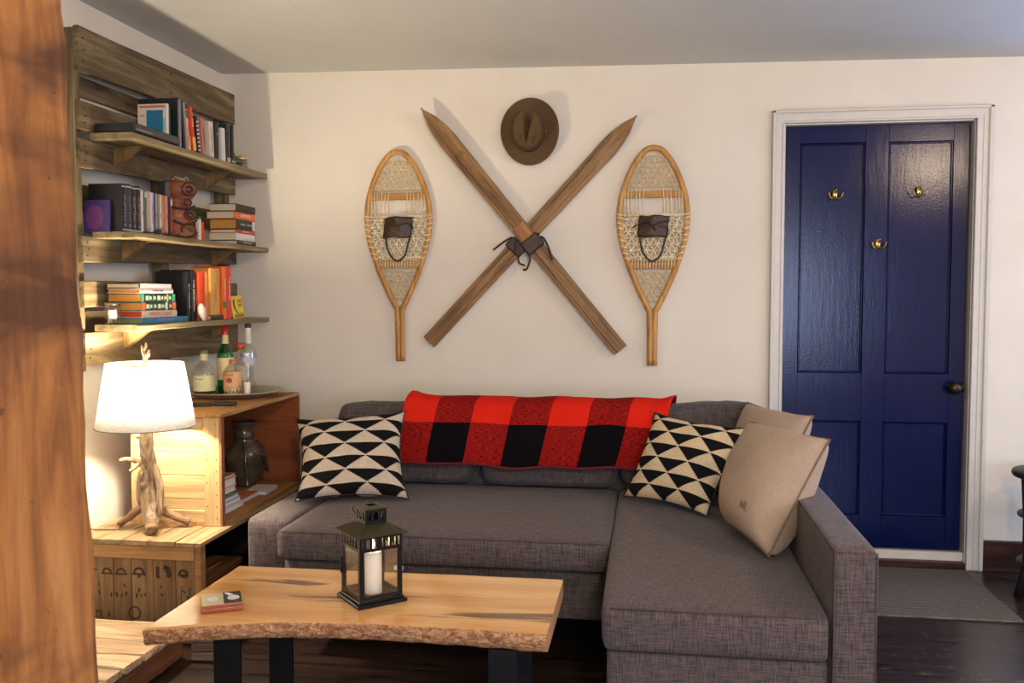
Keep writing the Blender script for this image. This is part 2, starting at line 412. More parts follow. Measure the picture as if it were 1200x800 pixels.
def thing(name, label, cat, loc=(0, 0, 0), rot=(0, 0, 0), group=None):
    o = bpy.data.objects.new(name, None); COL.objects.link(o); o.empty_display_size = .05
    o.location = loc; o.rotation_euler = rot; o['label'] = label; o['category'] = cat
    if group: o['group'] = group
    return o
def tag(o, label, cat, group=None):
    o['label'] = label; o['category'] = cat
    if group: o['group'] = group
    return o
def struct(name, bm, m, parent=None, smooth=False, label=None):
    o = obj(name, bm, m, parent, smooth)
    if parent is None: o['kind'] = 'structure'
    if label: o['label'] = label
    return o

_fonts = []
def text(s, size, parent, mat, mtx, name='lettering', ext=.0003, sx=1.0, align='CENTER', wide=0):
    cu = bpy.data.curves.new(name, 'FONT'); cu.body = s; cu.size = size; cu.extrude = ext
    cu.align_x = align; cu.align_y = 'CENTER'; cu.resolution_u = 2; cu.offset = wide
    o = bpy.data.objects.new(name, cu); COL.objects.link(o)
    dg = bpy.context.evaluated_depsgraph_get()
    me = bpy.data.meshes.new_from_object(o.evaluated_get(dg))
    bpy.data.objects.remove(o); bpy.data.curves.remove(cu)
    me.materials.clear(); me.materials.append(mat); me.name = name
    me.transform(mtx @ Matrix.Diagonal((sx, 1, 1, 1)))
    p = bpy.data.objects.new(name, me); COL.objects.link(p); p.parent = parent
    return p
def mtx(right, up, pos):
    r_ = Vector(right).normalized(); u = Vector(up).normalized(); n = r_.cross(u)
    m = Matrix((r_, u, n)).transposed().to_4x4(); m.translation = Vector(pos); return m

def puff(bm, c, h, p=4.0, n=10, amp=.004, rot=None, seed=0, sag=0):
    """puffy upholstered block: subdivided cube pulled onto a superellipsoid, slightly wrinkled"""
    t = bmesh.new(); bmesh.ops.create_cube(t, size=2)
    bmesh.ops.subdivide_edges(t, edges=list(t.edges), cuts=n, use_grid_fill=True)
    pz = p if isinstance(p, (tuple, list)) else (p, p, p)
    for v in t.verts:
        x, y, z = v.co; q = (abs(x) ** pz[0] + abs(y) ** pz[1] + abs(z) ** pz[2]) ** (1 / max(pz))
        w = Vector((x / q, y / q, z / q))
        co = Vector((w.x * h[0], w.y * h[1], w.z * h[2]))
        nv = noise.noise(Vector((co.x * 9 + seed, co.y * 9, co.z * 9))) + .5 * noise.noise(Vector((co.x * 22 + seed, co.y * 22, co.z * 22)))
        v.co = co + w.normalized() * nv * amp
    for f in t.faces: f.smooth = True
    mt = Matrix.Translation(Vector(c))
    if rot is not None: mt = mt @ Euler(rot).to_matrix().to_4x4()
    merge(bm, t, mt)

def seambox(bm, lo, hi, r, bulge=.006, n=9, seed=0):
    """upholstered box with rounded edges radius r and a slightly crowned surface"""
    t = bmesh.new(); bmesh.ops.create_cube(t, size=2)
    bmesh.ops.subdivide_edges(t, edges=list(t.edges), cuts=n, use_grid_fill=True)
    c = [(a + b) / 2 for a, b in zip(lo, hi)]; h = [(b - a) / 2 for a, b in zip(lo, hi)]
    for v in t.verts:
        # pull grid lines toward edges so that rounding has resolution
        u = [math.copysign(1 - (1 - abs(q)) ** 1.7, q) if abs(q) < 1 else q for q in v.co]
        pnt = Vector([u[i] * h[i] for i in range(3)])
        inner = Vector([max(-(h[i] - r), min(h[i] - r, pnt[i])) for i in range(3)])
        d = pnt - inner
        if d.length > 1e-9:
            pnt = inner + d.normalized() * r if sum(1 for q in d if abs(q) > 1e-7) > 1 else inner + d.normalized() * r
        k = 1
        for i in range(3):
            if abs(abs(u[i]) - 1) < 1e-6:
                o = [j for j in range(3) if j != i]
                b = (1 - u[o[0]] ** 2) * (1 - u[o[1]] ** 2) * bulge
                pnt[i] += math.copysign(b, u[i])
        pnt += Vector((1, 1, 1)) * 0
        nz = noise.noise(Vector((pnt.x * 7 + seed, pnt.y * 7, pnt.z * 7)))
        pnt += (pnt.normalized()) * nz * .002
        v.co = pnt
    for f in t.faces: f.smooth = True
    merge(bm, t, Matrix.Translation(Vector(c)))

# ------------------------------------------------------------------ room
XR, YB = 5.0, -6.6
DX0, DX1, DZ1 = 2.724, 3.545, 2.028
bm = newbm()
lohi(bm, (-.1, 0, 0), (DX0, .12, 2.42)); UX0, UX1, UZ0, UZ1 = 3.98, 4.75, .22, 1.95
lohi(bm, (DX1, 0, 0), (UX0, .12, 2.42)); lohi(bm, (UX1, 0, 0), (XR + .1, .12, 2.42)); lohi(bm, (UX0, 0, 0), (UX1, .12, UZ0)); lohi(bm, (UX0, 0, UZ1), (UX1, .12, 2.42)); lohi(bm, (DX0, 0, DZ1), (DX1, .12, 2.42))
struct('wall_back', bm, M['wall'])
bm = newbm(); lohi(bm, (-.1, YB - .1, 0), (0, 0, 2.42)); struct('wall_left', bm, M['wall'])
WY0, WY1, WZ0, WZ1 = -2.0, -.75, .55, 1.85
bm = newbm()
lohi(bm, (XR, YB - .1, 0), (XR + .1, WY0, 2.42)); lohi(bm, (XR, WY1, 0), (XR + .1, 0, 2.42))
lohi(bm, (XR, WY0, 0), (XR + .1, WY1, WZ0)); lohi(bm, (XR, WY0, WZ1), (XR + .1, WY1, 2.42)); struct('wall_right', bm, M['wall'])
VX0, VX1, VZ0, VZ1 = 2.2, 4.2, .5, 1.9
bm = newbm()
lohi(bm, (0, YB - .1, 0), (VX0, YB, 2.42)); lohi(bm, (VX1, YB - .1, 0), (XR, YB, 2.42))
lohi(bm, (VX0, YB - .1, 0), (VX1, YB, VZ0)); lohi(bm, (VX0, YB - .1, VZ1), (VX1, YB, 2.42)); struct('wall_front', bm, M['wall'])
def window(name, horiz, a0, a1, z0, z1, at):
    bm = newbm(); w = .05
    def bar(p0, p1, q0, q1):
        if horiz: lohi(bm, (p0, at - .03, q0), (p1, at + .03, q1), .004)
        else: lohi(bm, (at - .03, p0, q0), (at + .03, p1, q1), .004)
    bar(a0, a1, z0, z0 + w); bar(a0, a1, z1 - w, z1); bar(a0, a0 + w, z0, z1); bar(a1 - w, a1, z0, z1)
    bar(a0, a1, (z0 + z1) / 2 - .02, (z0 + z1) / 2 + .02); m_ = (a0 + a1) / 2; bar(m_ - .012, m_ + .012, z0, z1)
    struct(name, bm, M['trim'])
window('window_1', False, WY0, WY1, WZ0, WZ1, XR + .04)
window('window_3', True, UX0, UX1, UZ0, UZ1, .06)
window('window_2', True, VX0, VX1, VZ0, VZ1, YB - .04)
bm = newbm(); lohi(bm, (-.1, YB - .1, -.05), (XR + .1, .12, 0)); struct('floor', bm, M['floor'])
bm = newbm()   # ceiling of the old house is not quite level
t = bmesh.new(); bmesh.ops.create_cube(t, size=1)
for v in t.verts:
    x = -.1 if v.co.x < 0 else XR + .1; y = YB - .1 if v.co.y < 0 else .12
    zc = 2.347 - .0142 * x
    v.co = Vector((x, y, zc if v.co.z < 0 else zc + .1))
merge(bm, t); struct('ceiling', bm, M['ceil'])

# skirting and casing
bm = newbm(); lohi(bm, (3.616, -.02, 0), (XR, 0, .135), .002); lohi(bm, (3.616, -.026, .128), (XR, 0, .141), .003)
struct('baseboard_back', bm, M['skirt'])
bm = newbm()
def casing(bm):
    for (x0, x1, s) in ((2.667, DX0, 1), (3.545, 3.615, -1)):
        lohi(bm, (x0, -.016, 0), (x1, 0, 2.087), .003)
        if s == 1: lohi(bm, (x0, -.026, 0), (x0 + .017, -.0, 2.087), .004); lohi(bm, (x1 - .014, -.020, 0), (x1, -.0, 2.03), .003)
        else: lohi(bm, (x1 - .02, -.026, 0), (x1, -.0, 2.087), .004); lohi(bm, (x0, -.020, 0), (x0 + .014, -.0, 2.03), .003); lohi(bm, (x0 + .026, -.019, 0), (x0 + .036, 0, 2.05), .003)
    lohi(bm, (2.667, -.0165, 2.03), (3.615, 0, 2.087), .003); lohi(bm, (2.667, -.026, 2.072), (3.615, 0, 2.088), .004); lohi(bm, (2.72, -.0205, 2.028), (3.55, 0, 2.04), .003)
    lohi(bm, (DX0 - .001, 0, 0), (DX0 + .004, .1, 2.03)); lohi(bm, (DX1 - .004, 0, 0), (DX1 + .001, .1, 2.03)); lohi(bm, (DX0, 0, 2.022), (DX1, .1, 2.0285))
casing(bm); struct('trim_1', bm, M['trim'])
bm = newbm(); lohi(bm, (DX0 + .004, .015, .032), (DX1 - .004, .1, .072), .003); struct('trim_2', bm, M['trim'])
bm = newbm(); lohi(bm, (DX0, -.012, 0), (DX1, .1, .032), .004); struct('trim_3', bm, M['skirt'])
bm = newbm(); lohi(bm, (DX0 - .3, .115, 0), (DX1 + .3, .13, 2.3)); struct('wall_hall', bm, M['trim'])

# the blue door
d = thing('door_1', 'dark navy blue gloss painted panelled door in white casing', 'door', (DX0 + .008, .035, .078)); d['kind'] = 'structure'
dw, dh = DX1 - DX0 - .022, 2.018 - .078
X = lambda v: v - (DX0 + .008)
Z = lambda v: v - .078
bm = newbm()
st = [(0, X(2.800)), (X(3.087), X(3.188)), (X(3.466), dw)]
rl = [(0, Z(.228)), (Z(.665), Z(.888)), (Z(1.942), dh)]
for a, b in st: lohi(bm, (a, 0, 0), (b, .034, dh), .0015)
for a, b in rl:
    for (p, q) in ((st[0][1], st[1][0]), (st[1][1], st[2][0])): lohi(bm, (p - .001, .0004, a), (q + .001, .034, b), .0015)
for (p, q) in ((st[0][1], st[1][0]), (st[1][1], st[2][0])):
    for (a, b) in ((rl[0][1], rl[1][0]), (rl[1][1], rl[2][0])):
        lohi(bm, (p - .002, .013, a - .002), (q + .002, .026, b + .002))
        for s in (0, 1):   # quarter-round moulding round the panel
            lohi(bm, (p, .005, a), (p + .010, .02, b), .004) if s == 0 else lohi(bm, (q - .010, .005, a), (q, .02, b), .004)
            lohi(bm, (p, .005, a), (q, .02, a + .010), .004) if s == 0 else lohi(bm, (p, .005, b - .010), (q, .02, b), .004)
obj('door_leaf', bm, M['navy'], d)
bm = newbm()
kx, kz = X(3.484), Z(.828)
t = bmesh.new(); lathe(t, [(.028, 0), (.028, .004), (.012, .008), (.010, .028), (.018, .032), (.027, .042), (.028, .052), (.022, .061), (.008, .065)], 24, closed_top=True)
merge(bm, t, Matrix.Translation((kx, 0, kz)) @ Matrix.Rotation(PI / 2, 4, 'X')); obj('door_knob', bm, M['bronze'], d, True)
bm = newbm(); lohi(bm, (X(3.518), -.012, kz - .022), (dw - .001, .001, kz + .022), .003); tube(bm, [(dw - .006, -.010, kz - .02), (dw - .006, -.010, kz + .02)], .006, 8)
lohi(bm, (dw - .016, -.014, kz - .006), (dw + .002, -.006, kz + .006), .002)
obj('door_latch', bm, M['bronze'], d)
def coat_hook(x, z):
    o = thing('coat_hook', '', 'hook'); del o['category']; del o['label']; o.parent = d; o.location = (X(x), 0, Z(z))
    bm = newbm()
    t = bmesh.new(); lathe(t, [(.012, -.001), (.012, .002), (.009, .005), (.003, .0065)], 20, sx=1, sy=2.0, closed_top=True)
    merge(bm, t, Matrix.Translation((0, 0, .004)) @ Matrix.Rotation(PI / 2, 4, 'X'))
    for s in (-1, 1):
        tube(bm, smoothpath([(0, -.006, -.004), (s * .010, -.016, -.017), (s * .022, -.024, -.014), (s * .030, -.028, .004)], 5), .0028, 8)
        t = bmesh.new(); bmesh.ops.create_uvsphere(t, u_segments=10, v_segments=6, radius=.0048); merge(bm, t, Matrix.Translation((s * .030, -.028, .007)))
    tube(bm, smoothpath([(0, -.004, .012), (0, -.022, .008), (0, -.034, .018)], 5), .003, 8)
    t = bmesh.new(); bmesh.ops.create_uvsphere(t, u_segments=10, v_segments=6, radius=.005); merge(bm, t, Matrix.Translation((0, -.035, .020)))
    obj('hook_body', bm, M['brass'], o, True); return o
def coat_hook_mesh(x, z, lab):
    o = coat_hook(x, z); ch = o.children[0]; ch.parent = d; ch.location = o.location; ch.name = 'coat_hook'; ch['label'] = lab
    bpy.data.objects.remove(o)
coat_hook_mesh(2.955, 1.705, 'brass double coat hook on the left upper panel')
coat_hook_mesh(3.320, 1.713, 'brass double coat hook on the right upper panel')
coat_hook_mesh(3.147, 1.478, 'brass double coat hook on the centre stile')

# door mat
bm = newbm(); lohi(bm, (-.41, -.33, 0), (.41, .33, .009), .003)
tag(obj('door_mat', bm, M['rug'], loc=(3.128, -.365, 0)), 'grey ribbed door mat on the dark floor before the blue door', 'mat')

# ------------------------------------------------------------------ foreground post
pr = thing('wooden_post', 'rough reddish brown timber post rising in the near left foreground', 'post', (1.335, -3.38, 0))
bm = newbm(); n = 60
rings = []
for i in range(n + 1):
    z = 2.335 * i / n; e = .094 - .0335 * (z - .75) ; q = []
    for (x, y) in ((-.08, -.09), (e, -.09), (e, -.02), (e, .05), (e - .004, .066), (e - .014, .078), (-.08, .08)):
        dx = .0035 * noise.noise(Vector((x * 8, y * 20, z * 11))) + .0015 * noise.noise(Vector((x * 9, y * 60, z * 45)))
        q.append(bm.verts.new((x + (dx if x > 0 else 0), y + (dx if y > .06 else 0), z)))
    rings.append(q)
for i in range(n):
    for k in range(7): bm.faces.new((rings[i][k], rings[i][(k + 1) % 7], rings[i + 1][(k + 1) % 7], rings[i + 1][k]))
bm.faces.new(rings[0][::-1]); bm.faces.new(rings[-1])
def postmat():
    t = NT('reddish_rough_timber'); t.b.inputs['Roughness'].default_value = .75; t.b.inputs['Specular IOR Level'].default_value = .25
    o = t.obj(); f = t.noise(t.mapping(o, (1, 1, .14)), 22, 7, .6, .6); g = t.noise(t.mapping(o, (1, .8, 2.2)), 3.2, 4, .5, .5)
    c = t.ramp(f, [(.3, C(108, 66, 32)), (.5, C(152, 98, 50)), (.7, C(178, 128, 74))])
    c = t.mix(t.ramp(g, [(.48, (0, 0, 0, 1)), (.64, (.8, .8, .8, 1))]), c, C(58, 34, 22))
    sp = t.noise(o, 45, 3); c = t.mix(t.math('MULTIPLY', t.math('GREATER_THAN', sp, .7), .6), c, C(70, 38, 24))
    t.link(c, t.b.inputs['Base Color']); t.bump(f, .5, .004); return t.m
obj('post_beam', bm, postmat(), pr)

# ------------------------------------------------------------------ pallet bookshelf
ps = thing('pallet_bookshelf', 'wall bookshelf made from an upright weathered wooden pallet with three shelves', 'bookshelf', (0, -.70, .95))
Y0, Y1 = -.62, .625      # local, world Y = -1.32 .. -.075
def zl(z): return z - .95
def slat(x0, x1, z0, z1, y0=Y0, y1=Y1, zr=None, name='slat', mat='gray_y'):
    bm = newbm(); plank(bm, 'y', (x0, y0, z0), (x1, y1, z1), 16, .002, .003)
    if zr:
        for v in bm.verts:
            t = (v.co.y - y0) / (y1 - y0); k = (v.co.z - z0) / (z1 - z0)
            v.co.z = (z0 + (zr[0] - z0) * t) * (1 - k) + (z1 + (zr[1] - z1) * t) * k
    return obj(name, bm, M[mat], ps)
bmN = newbm()
slats = [(2.045, 2.208, 2.082, 2.226), (1.842, 1.945, 1.838, 1.945), (1.706, 1.808, 1.738, 1.812), (1.366, 1.462, 1.398, 1.470), (1.205, 1.30, 1.21, 1.305), (.990, 1.112, .968, 1.112)]
for i, (a, b, c, e) in enumerate(slats):
    slat(.078, .098, zl(a), zl(b), zr=(zl(c), zl(e)))
    if i != 4:
        for yy in (-.595, .02, .595):
            for k in range(3):
                zc = zl(a + (b - a) * (.25 + .25 * k)) + (c - a) * (yy + .62) / 1.245
                t = bmesh.new(); bmesh.ops.create_cone(t, segments=8, radius1=.0035, radius2=.003, depth=.004, cap_ends=True)
                merge(bmN, t, Matrix.Translation((.099, yy + .008 * (k % 2), zc)) @ Matrix.Rotation(PI / 2, 4, 'Y'))
obj('nail', bmN, M['nail'], ps)['kind'] = 'stuff'
slat(.002, .016, zl(1.985), zl(2.06), name='back_slat', mat='gray_y'); slat(.002, .016, zl(1.56), zl(1.66), name='back_slat'); slat(.002, .016, zl(1.10), zl(1.19), name='back_slat')
for yy in (-.605, .0, .575):
    bm = newbm(); plank(bm, 'z', (.016, yy - .018, 0.02), (.078, yy + .020, zl(2.20)), 14, .002, .003); obj('stringer', bm, M['gray_z'], ps)
for zt, th in ((1.836, .024), (1.478, .022), (1.139, .023)):
    bm = newbm(); plank(bm, 'y', (.099, -.565, zl(zt) - th), (.270, .612, zl(zt)), 18, .0022, .004)
    obj('shelf_board', bm, M['shelf_y'], ps)
    for yy in (-.40, .33):
        bm = newbm(); y = yy + (.0 if zt > 1.8 else .04)
        v = []
        zz = zl(zt) - th - .001
        for dy in (-.017, .017):
            v.append([bm.verts.new((.099, y + dy, zz)), bm.verts.new((.215, y + dy, zz)), bm.verts.new((.190, y + dy, zz - .010)), bm.verts.new((.110, y + dy, zz - .068)), bm.verts.new((.099, y + dy, zz - .074))])
        bm.faces.new(v[0]); bm.faces.new(v[1][::-1])
        for k in range(5): bm.faces.new((v[0][k], v[1][k], v[1][(k + 1) % 5], v[0][(k + 1) % 5]))
        obj('shelf_bracket', bm, M['brack'], ps)

# ------------------------------------------------------------------ books
def book(label, group, loc, t, h, dp, col, pages='paper', title=None, tcol=(230, 225, 210), tsz=None, lying=False, lean=0, yaw=0,
         bands=(), name='book', cat='book', rough=.45, soft=False, front=None, toff=0):
    rot = (PI / 2, 0, yaw) if lying else (R(lean), 0, yaw)
    o = thing(name, label, cat, loc, rot, group)
    c = .0018 if soft else .0028; j = .002 if soft else .004
    cm = colm(*col, rough)
    bm = newbm()
    lohi(bm, (-dp, 0, 0), (-.002, c, h), .0008); lohi(bm, (-dp, t - c, 0), (-.002, t, h), .0008)
    # rounded spine
    n = 6; rr = []
    for z in (0, h):
        a = [bm.verts.new((-.003 + .003 * math.sin(PI * k / n), t * k / n, z)) for k in range(n + 1)]
        b = [bm.verts.new((-.003 - c + .003 * math.sin(PI * k / n), t * k / n, z)) for k in range(n + 1)]
        rr.append((a, b))
    for k in range(n):
        for s in (0, 1): bm.faces.new((rr[0][s][k], rr[0][s][k + 1], rr[1][s][k + 1], rr[1][s][k]))
        for e in (0, 1): bm.faces.new((rr[e][0][k], rr[e][0][k + 1], rr[e][1][k + 1], rr[e][1][k]))
    obj('cover', bm, cm, o)
    bm = newbm(); lohi(bm, (-dp + j, c * .9, j), (-.004, t - c * .9, h - j)); obj('pages', bm, M[pages], o)
    for (z0, z1, bc) in bands:
        bm = newbm(); lohi(bm, (-.0015, t * .04, z0 * h), (.0006, t * .96, z1 * h)); obj('spine_band', bm, colm(*bc), o)
    if title:
        text(title, tsz or t * .8, o, colm(*tcol), mtx((0, 0, -1), (0, 1, 0), (.0011, t * .5, h * (.5 + toff))), 'title')
    if front:
        for (x0, x1, z0, z1, fc) in front:
            bm = newbm(); lohi(bm, (-dp + x0 * dp, -.0006, z0 * h), (-dp + x1 * dp, .0004, z1 * h)); obj('cover_picture', bm, colm(*fc), o)
    return o

G1 = 'books on the top shelf'; G2 = 'books and cases standing on the middle shelf'; G3 = 'books on the lowest shelf'
S1, S2, S3 = 1.8375, 1.4795, 1.1405
# --- top shelf
o = thing('media_box', 'flat black media player lying at the left end of the top shelf', 'box', (.185, -1.085, S1))
bm = newbm(); lohi(bm, (-.078, -.165, .003), (.078, .165, .036), .002); obj('case', bm, colm(26, 25, 27, .35), o)
bm = newbm(); lohi(bm, (.0782, -.155, .008), (.0795, .155, .031), .0005); obj('front_panel', bm, colm(52, 52, 50, .3), o)
bm = newbm()
lohi(bm, (.0794, -.152, .012), (.0802, -.04, .017), .0003)
obj('display', bm, colm(130, 128, 118, .3), o)
book('slim white book with a blue square on its cover, standing on the media player', G1, (.235, -.965, S1 + .0375), .016, .125, .125, (222, 206, 188), 'paperw', lean=-1,
     front=((.30, .86, .12, .80, (38, 116, 148)), (.06, .94, .88, .95, (200, 110, 96)), (.05, .24, .60, .66, (196, 150, 140)), (.87, .94, .12, .55, (120, 196, 196))), soft=True)
book('tall dark green book beside the white book with a blue square', G1, (.235, -.946, S1 + .0375), .010, .118, .12, (46, 62, 50), title=None)
book('tall black binder with a grey spine edge on the top shelf', G1, (.250, -.905, S1), .022, .196, .17, (30, 32, 36), title=None, bands=((.02, .98, (120, 124, 128)),))
book('tall dark purple book leaning left against the black binder', G1, (.252, -.862, S1 + .002), .016, .190, .17, (32, 24, 54), lean=7, title='PRAIRIE', tcol=(90, 70, 120))
book('white and multicoloured paperback with teal spine top leaning on the top shelf', G1, (.252, -.825, S1 + .002), .020, .188, .15, (214, 178, 150), lean=9, bands=((.68, .84, (20, 96, 80)), (.86, .99, (60, 30, 24)), (.1, .3, (206, 140, 110))), title='STORIES', tcol=(180, 60, 40), tsz=.012, toff=-.1)
book('red and yellow paperback leaning on the top shelf', G1, (.252, -.786, S1 + .002), .024, .178, .15, (222, 62, 24), lean=10, bands=((.02, .32, (232, 190, 84)),), title='FIRE', tcol=(250, 220, 120), toff=.15)
book('thin black and white striped paperback leaning on the top shelf', G1, (.252, -.742, S1 + .002), .016, .150, .14, (40, 36, 36), lean=9, bands=tuple((.06 + .11 * k, .10 + .11 * k, (220, 214, 204)) for k in range(8)))
book('dusty pink paperback near the middle of the top shelf', G1, (.252, -.703, S1 + .002), .026, .150, .14, (190, 118, 96), lean=6, title='PROVENCE', tcol=(90, 40, 30), tsz=.014)
book('thick cream paperback with small writing between the pink and the black book', G1, (.254, -.645, S1 + .001), .040, .150, .13, (214, 196, 178), lean=3, title='THE GREAT ATLAS', tcol=(120, 70, 60), tsz=.013, soft=True)
book('black book between two pale paperbacks on the top shelf', G1, (.250, -.588, S1), .036, .158, .14, (24, 22, 22), title='o', tcol=(220, 200, 190), tsz=.02, toff=.2)
book('worn white paperback with a dotted spine on the top shelf', G1, (.256, -.535, S1 + .001), .034, .142, .13, (220, 212, 198), lean=2, title='. . . . . . . .', tcol=(70, 60, 54), tsz=.02, soft=True)
book('dark green book with a pink emblem near the jar on the top shelf', G1, (.250, -.478, S1), .036, .172, .15, (32, 46, 38), title='ROSE', tcol=(204, 70, 84), tsz=.018, bands=((.02, .14, (190, 150, 110)),))
book('thin black book, the last before the glass jar on the top shelf', G1, (.250, -.428, S1), .022, .176, .15, (22, 24, 26), bands=((.04, .1, (120, 160, 180)),))
o = thing('spice_jar', 'small glass jar with a gold lid at the right end of the top shelf', 'jar', (.205, -.235, S1))
bm = newbm(); lathe(bm, [(.026, 0), (.030, .004), (.030, .040), (.026, .047)], 24, closed_top=True); obj('glass', bm, glassy('jar_glass', (.9, .92, .86, 1)), o, True)
bm = newbm(); lathe(bm, [(.025, .003), (.0265, .036)], 20, closed_top=True)
obj('contents', bm, plain('dried_herbs', C(96, 92, 60), .8, var=.7, scale=150, bump=1), o)
bm = newbm(); lathe(bm, [(.028, .047), (.0285, .048), (.0285, .062), (.026, .064)], 24, closed_top=True); obj('lid', bm, colm(206, 176, 130, .3, metal=.4), o, True)

# --- middle shelf
book('purple book with a round pink design standing at the left end of the middle shelf', G2, (.150, -1.243, S2), .018, .118, .10, (70, 52, 112), 'paperw', lean=-3, soft=True)
bm = newbm(); t = bmesh.new(); bmesh.ops.create_circle(t, cap_ends=True, radius=.045, segments=32); merge(bm, t, Matrix.Translation((-.062, -.0008, .058)) @ Matrix.Rotation(PI / 2, 4, 'X') @ Matrix.Diagonal((.85, 1.1, 1, 1)))
pb = [q for q in bpy.data.objects if q.get('label', '').startswith('purple book')][0]
bm = newbm(); t = bmesh.new(); bmesh.ops.create_circle(t, cap_ends=True, radius=.042, segments=32); merge(bm, t, Matrix.Translation((-.056, -.0009, .054)) @ Matrix.Rotation(PI / 2, 4, 'X') @ Matrix.Diagonal((.85, 1.1, 1, 1)))
obj('cover_picture', bm, colm(120, 62, 116), pb)
y = -1.216
for i, (lab, tt, col, tc) in enumerate((('leftmost of the four matching black cases with silver lettering on the middle shelf', 'GUEPTEAU', (28, 26, 28), (150, 140, 140)),
        ('grey black case, second from left of the four matching black cases', 'GUEPTEAU', (56, 54, 54), (120, 112, 112)),
        ('black case with yellowish lettering, third of the four matching black cases', 'GUEPTEAU', (26, 25, 26), (176, 160, 96)),
        ('rightmost of the four matching black cases with silver lettering on the middle shelf', 'GUEPTEAU', (26, 25, 26), (160, 150, 140)))):
    o = book(lab, G2, (.190, y, S2), .031, .180 + .002 * (i % 2), .135, col, 'paperw', title=tt, tcol=tc, tsz=.020, bands=((.93, .955, (190, 190, 190)), (.05, .075, (190, 190, 190))))
    bm = newbm(); t = bmesh.new(); bmesh.ops.create_circle(t, cap_ends=True, radius=.007, segments=16); merge(bm, t, Matrix.Translation((.0012, .0155, .028)) @ Matrix.Rotation(PI / 2, 4, 'Y'))
    obj('emblem', bm, colm(130, 124, 126), o)
    y += .0322
y += .004
spn = [(.018, (214, 206, 196), 'white', 'TRIP', (120, 60, 50)), (.016, (96, 92, 78), 'olive grey', 'LEGEND', (180, 170, 150)), (.013, (170, 166, 150), 'pale grey', None, None), (.012, (206, 150, 130), 'salmon', None, None),
       (.024, (214, 208, 208), 'wide white', 'MONTANA', (190, 60, 50)), (.010, (58, 70, 96), 'slate blue', None, None), (.016, (188, 196, 196), 'pale blue', 'SEA', (90, 90, 110)),
       (.013, (150, 134, 100), 'tan', None, None), (.014, (226, 220, 212), 'bright white', 'ODE', (60, 40, 40)), (.015, (214, 128, 66), 'orange', 'FALL', (240, 230, 220)),
       (.013, (160, 118, 96), 'brown', None, None), (.018, (214, 140, 116), 'pink', 'LIFE', (120, 30, 30)), (.016, (28, 26, 34), 'black', None, None), (.015, (190, 84, 66), 'red striped', None, None)]
for (tk, cc, nm, tt, tc) in spn:
    b = ()
    if nm == 'red striped': b = ((.8, .95, (210, 205, 200)), (.02, .12, (220, 215, 210)))
    if nm == 'olive grey': b = ((.85, .97, (200, 190, 160)),)
    book('thin %s film case in the row right of the four black cases' % nm, G2, (.190 + random.uniform(-.003, .003), y, S2), tk, .170 - .0006 * (y + 1.1) * 30, .13, cc, 'paperw', title=tt, tcol=tc or (0, 0, 0), tsz=tk * .62, bands=b, name='film_case', cat='case', rough=.3)
    y += tk + .0015
# little trinkets lying before the cases
o = thing('sprig', 'small dark pine sprig with a green tip lying before the film cases', 'sprig', (.232, -1.02, S2))
bm = newbm()
random.seed(3)
for k in range(46):
    yy = random.uniform(-.12, .14); a = random.uniform(-.8, .8)
    tube(bm, [(0 + random.uniform(-.01, .01), yy, .006), (.012 * math.sin(a), yy + .028, .006 + random.uniform(0, .02))], [.0015, .0007], 4)
tube(bm, smoothpath([(0, -.13, .004), (.005, -.03, .008), (-.005, .06, .006), (0, .15, .004)], 5), .0028, 6)
obj('twig', bm, colm(58, 34, 26), o)
bm = newbm()
for k in range(30):
    tube(bm, [(0, -.02, .010), (random.uniform(-.014, .014), -.02 + random.uniform(-.02, .02), .012 + random.uniform(0, .02))], [.0016, .0008], 4)
obj('green_tip', bm, colm(60, 84, 48), o)
# carved wooden totem
o = thing('carved_totem', 'reddish brown carved wooden totem with stacked animal faces on the middle shelf', 'carving', (.172, -.770, S2), (0, 0, R(-38)))
bm = newbm()
prof = [(.0, .052), (.02, .058), (.05, .056), (.068, .045), (.08, .052), (.11, .055), (.128, .044), (.14, .040), (.155, .043), (.165, .040), (.18, .052), (.205, .056), (.23, .050), (.240, .040)]
rings = []
for z, w in prof:
    rings.append([bm.verts.new((math.cos(a) * w * 1.08 + (.010 if .18 < z < .23 or z < .05 else 0), math.sin(a) * w * 1.25, z)) for a in [2 * PI * k / 14 for k in range(14)]])
for i in range(len(rings) - 1):
    for k in range(14): bm.faces.new((rings[i][k], rings[i][(k + 1) % 14], rings[i + 1][(k + 1) % 14], rings[i + 1][k])).smooth = True
bm.faces.new(rings[0][::-1]); bm.faces.new(rings[-1])
obj('carved_body', bm, wood('carved_cedar', C(120, 56, 30), C(170, 92, 52), C(196, 124, 80), 'y', scale=12, bump=.6, islands=False, rough=.4), o)
bm = newbm()
def ring3(c, r_, th, sy=1.0):
    tube(bm, [(c[0], c[1] + math.cos(a) * r_ * sy, c[2] + math.sin(a) * r_) for a in [2 * PI * k / 18 for k in range(18)]], th, 6, closed=True)
for (yy, z, r_) in ((.018, .205, .027), (.018, .205, .012), (.012, .035, .026), (.020, .100, .020), (.020, .100, .010), (.010, .150, .013)):
    ring3((.066 if z > .12 else .066, yy, z), r_, .0035, 1.15)
tube(bm, smoothpath([(.05, -.045, .075), (.062, -.01, .060), (.064, .03, .066), (.05, .055, .080)], 5), .004, 6)
tube(bm, smoothpath([(.05, -.045, .020), (.066, -.01, .008), (.066, .03, .014), (.05, .055, .030)], 5), .004, 6)
tube(bm, smoothpath([(.045, -.045, .13), (.055, -.01, .122), (.055, .03, .128), (.04, .05, .14)], 5), .004, 6)
obj('carved_lines', bm, colm(48, 26, 18), o)
bm = newbm()
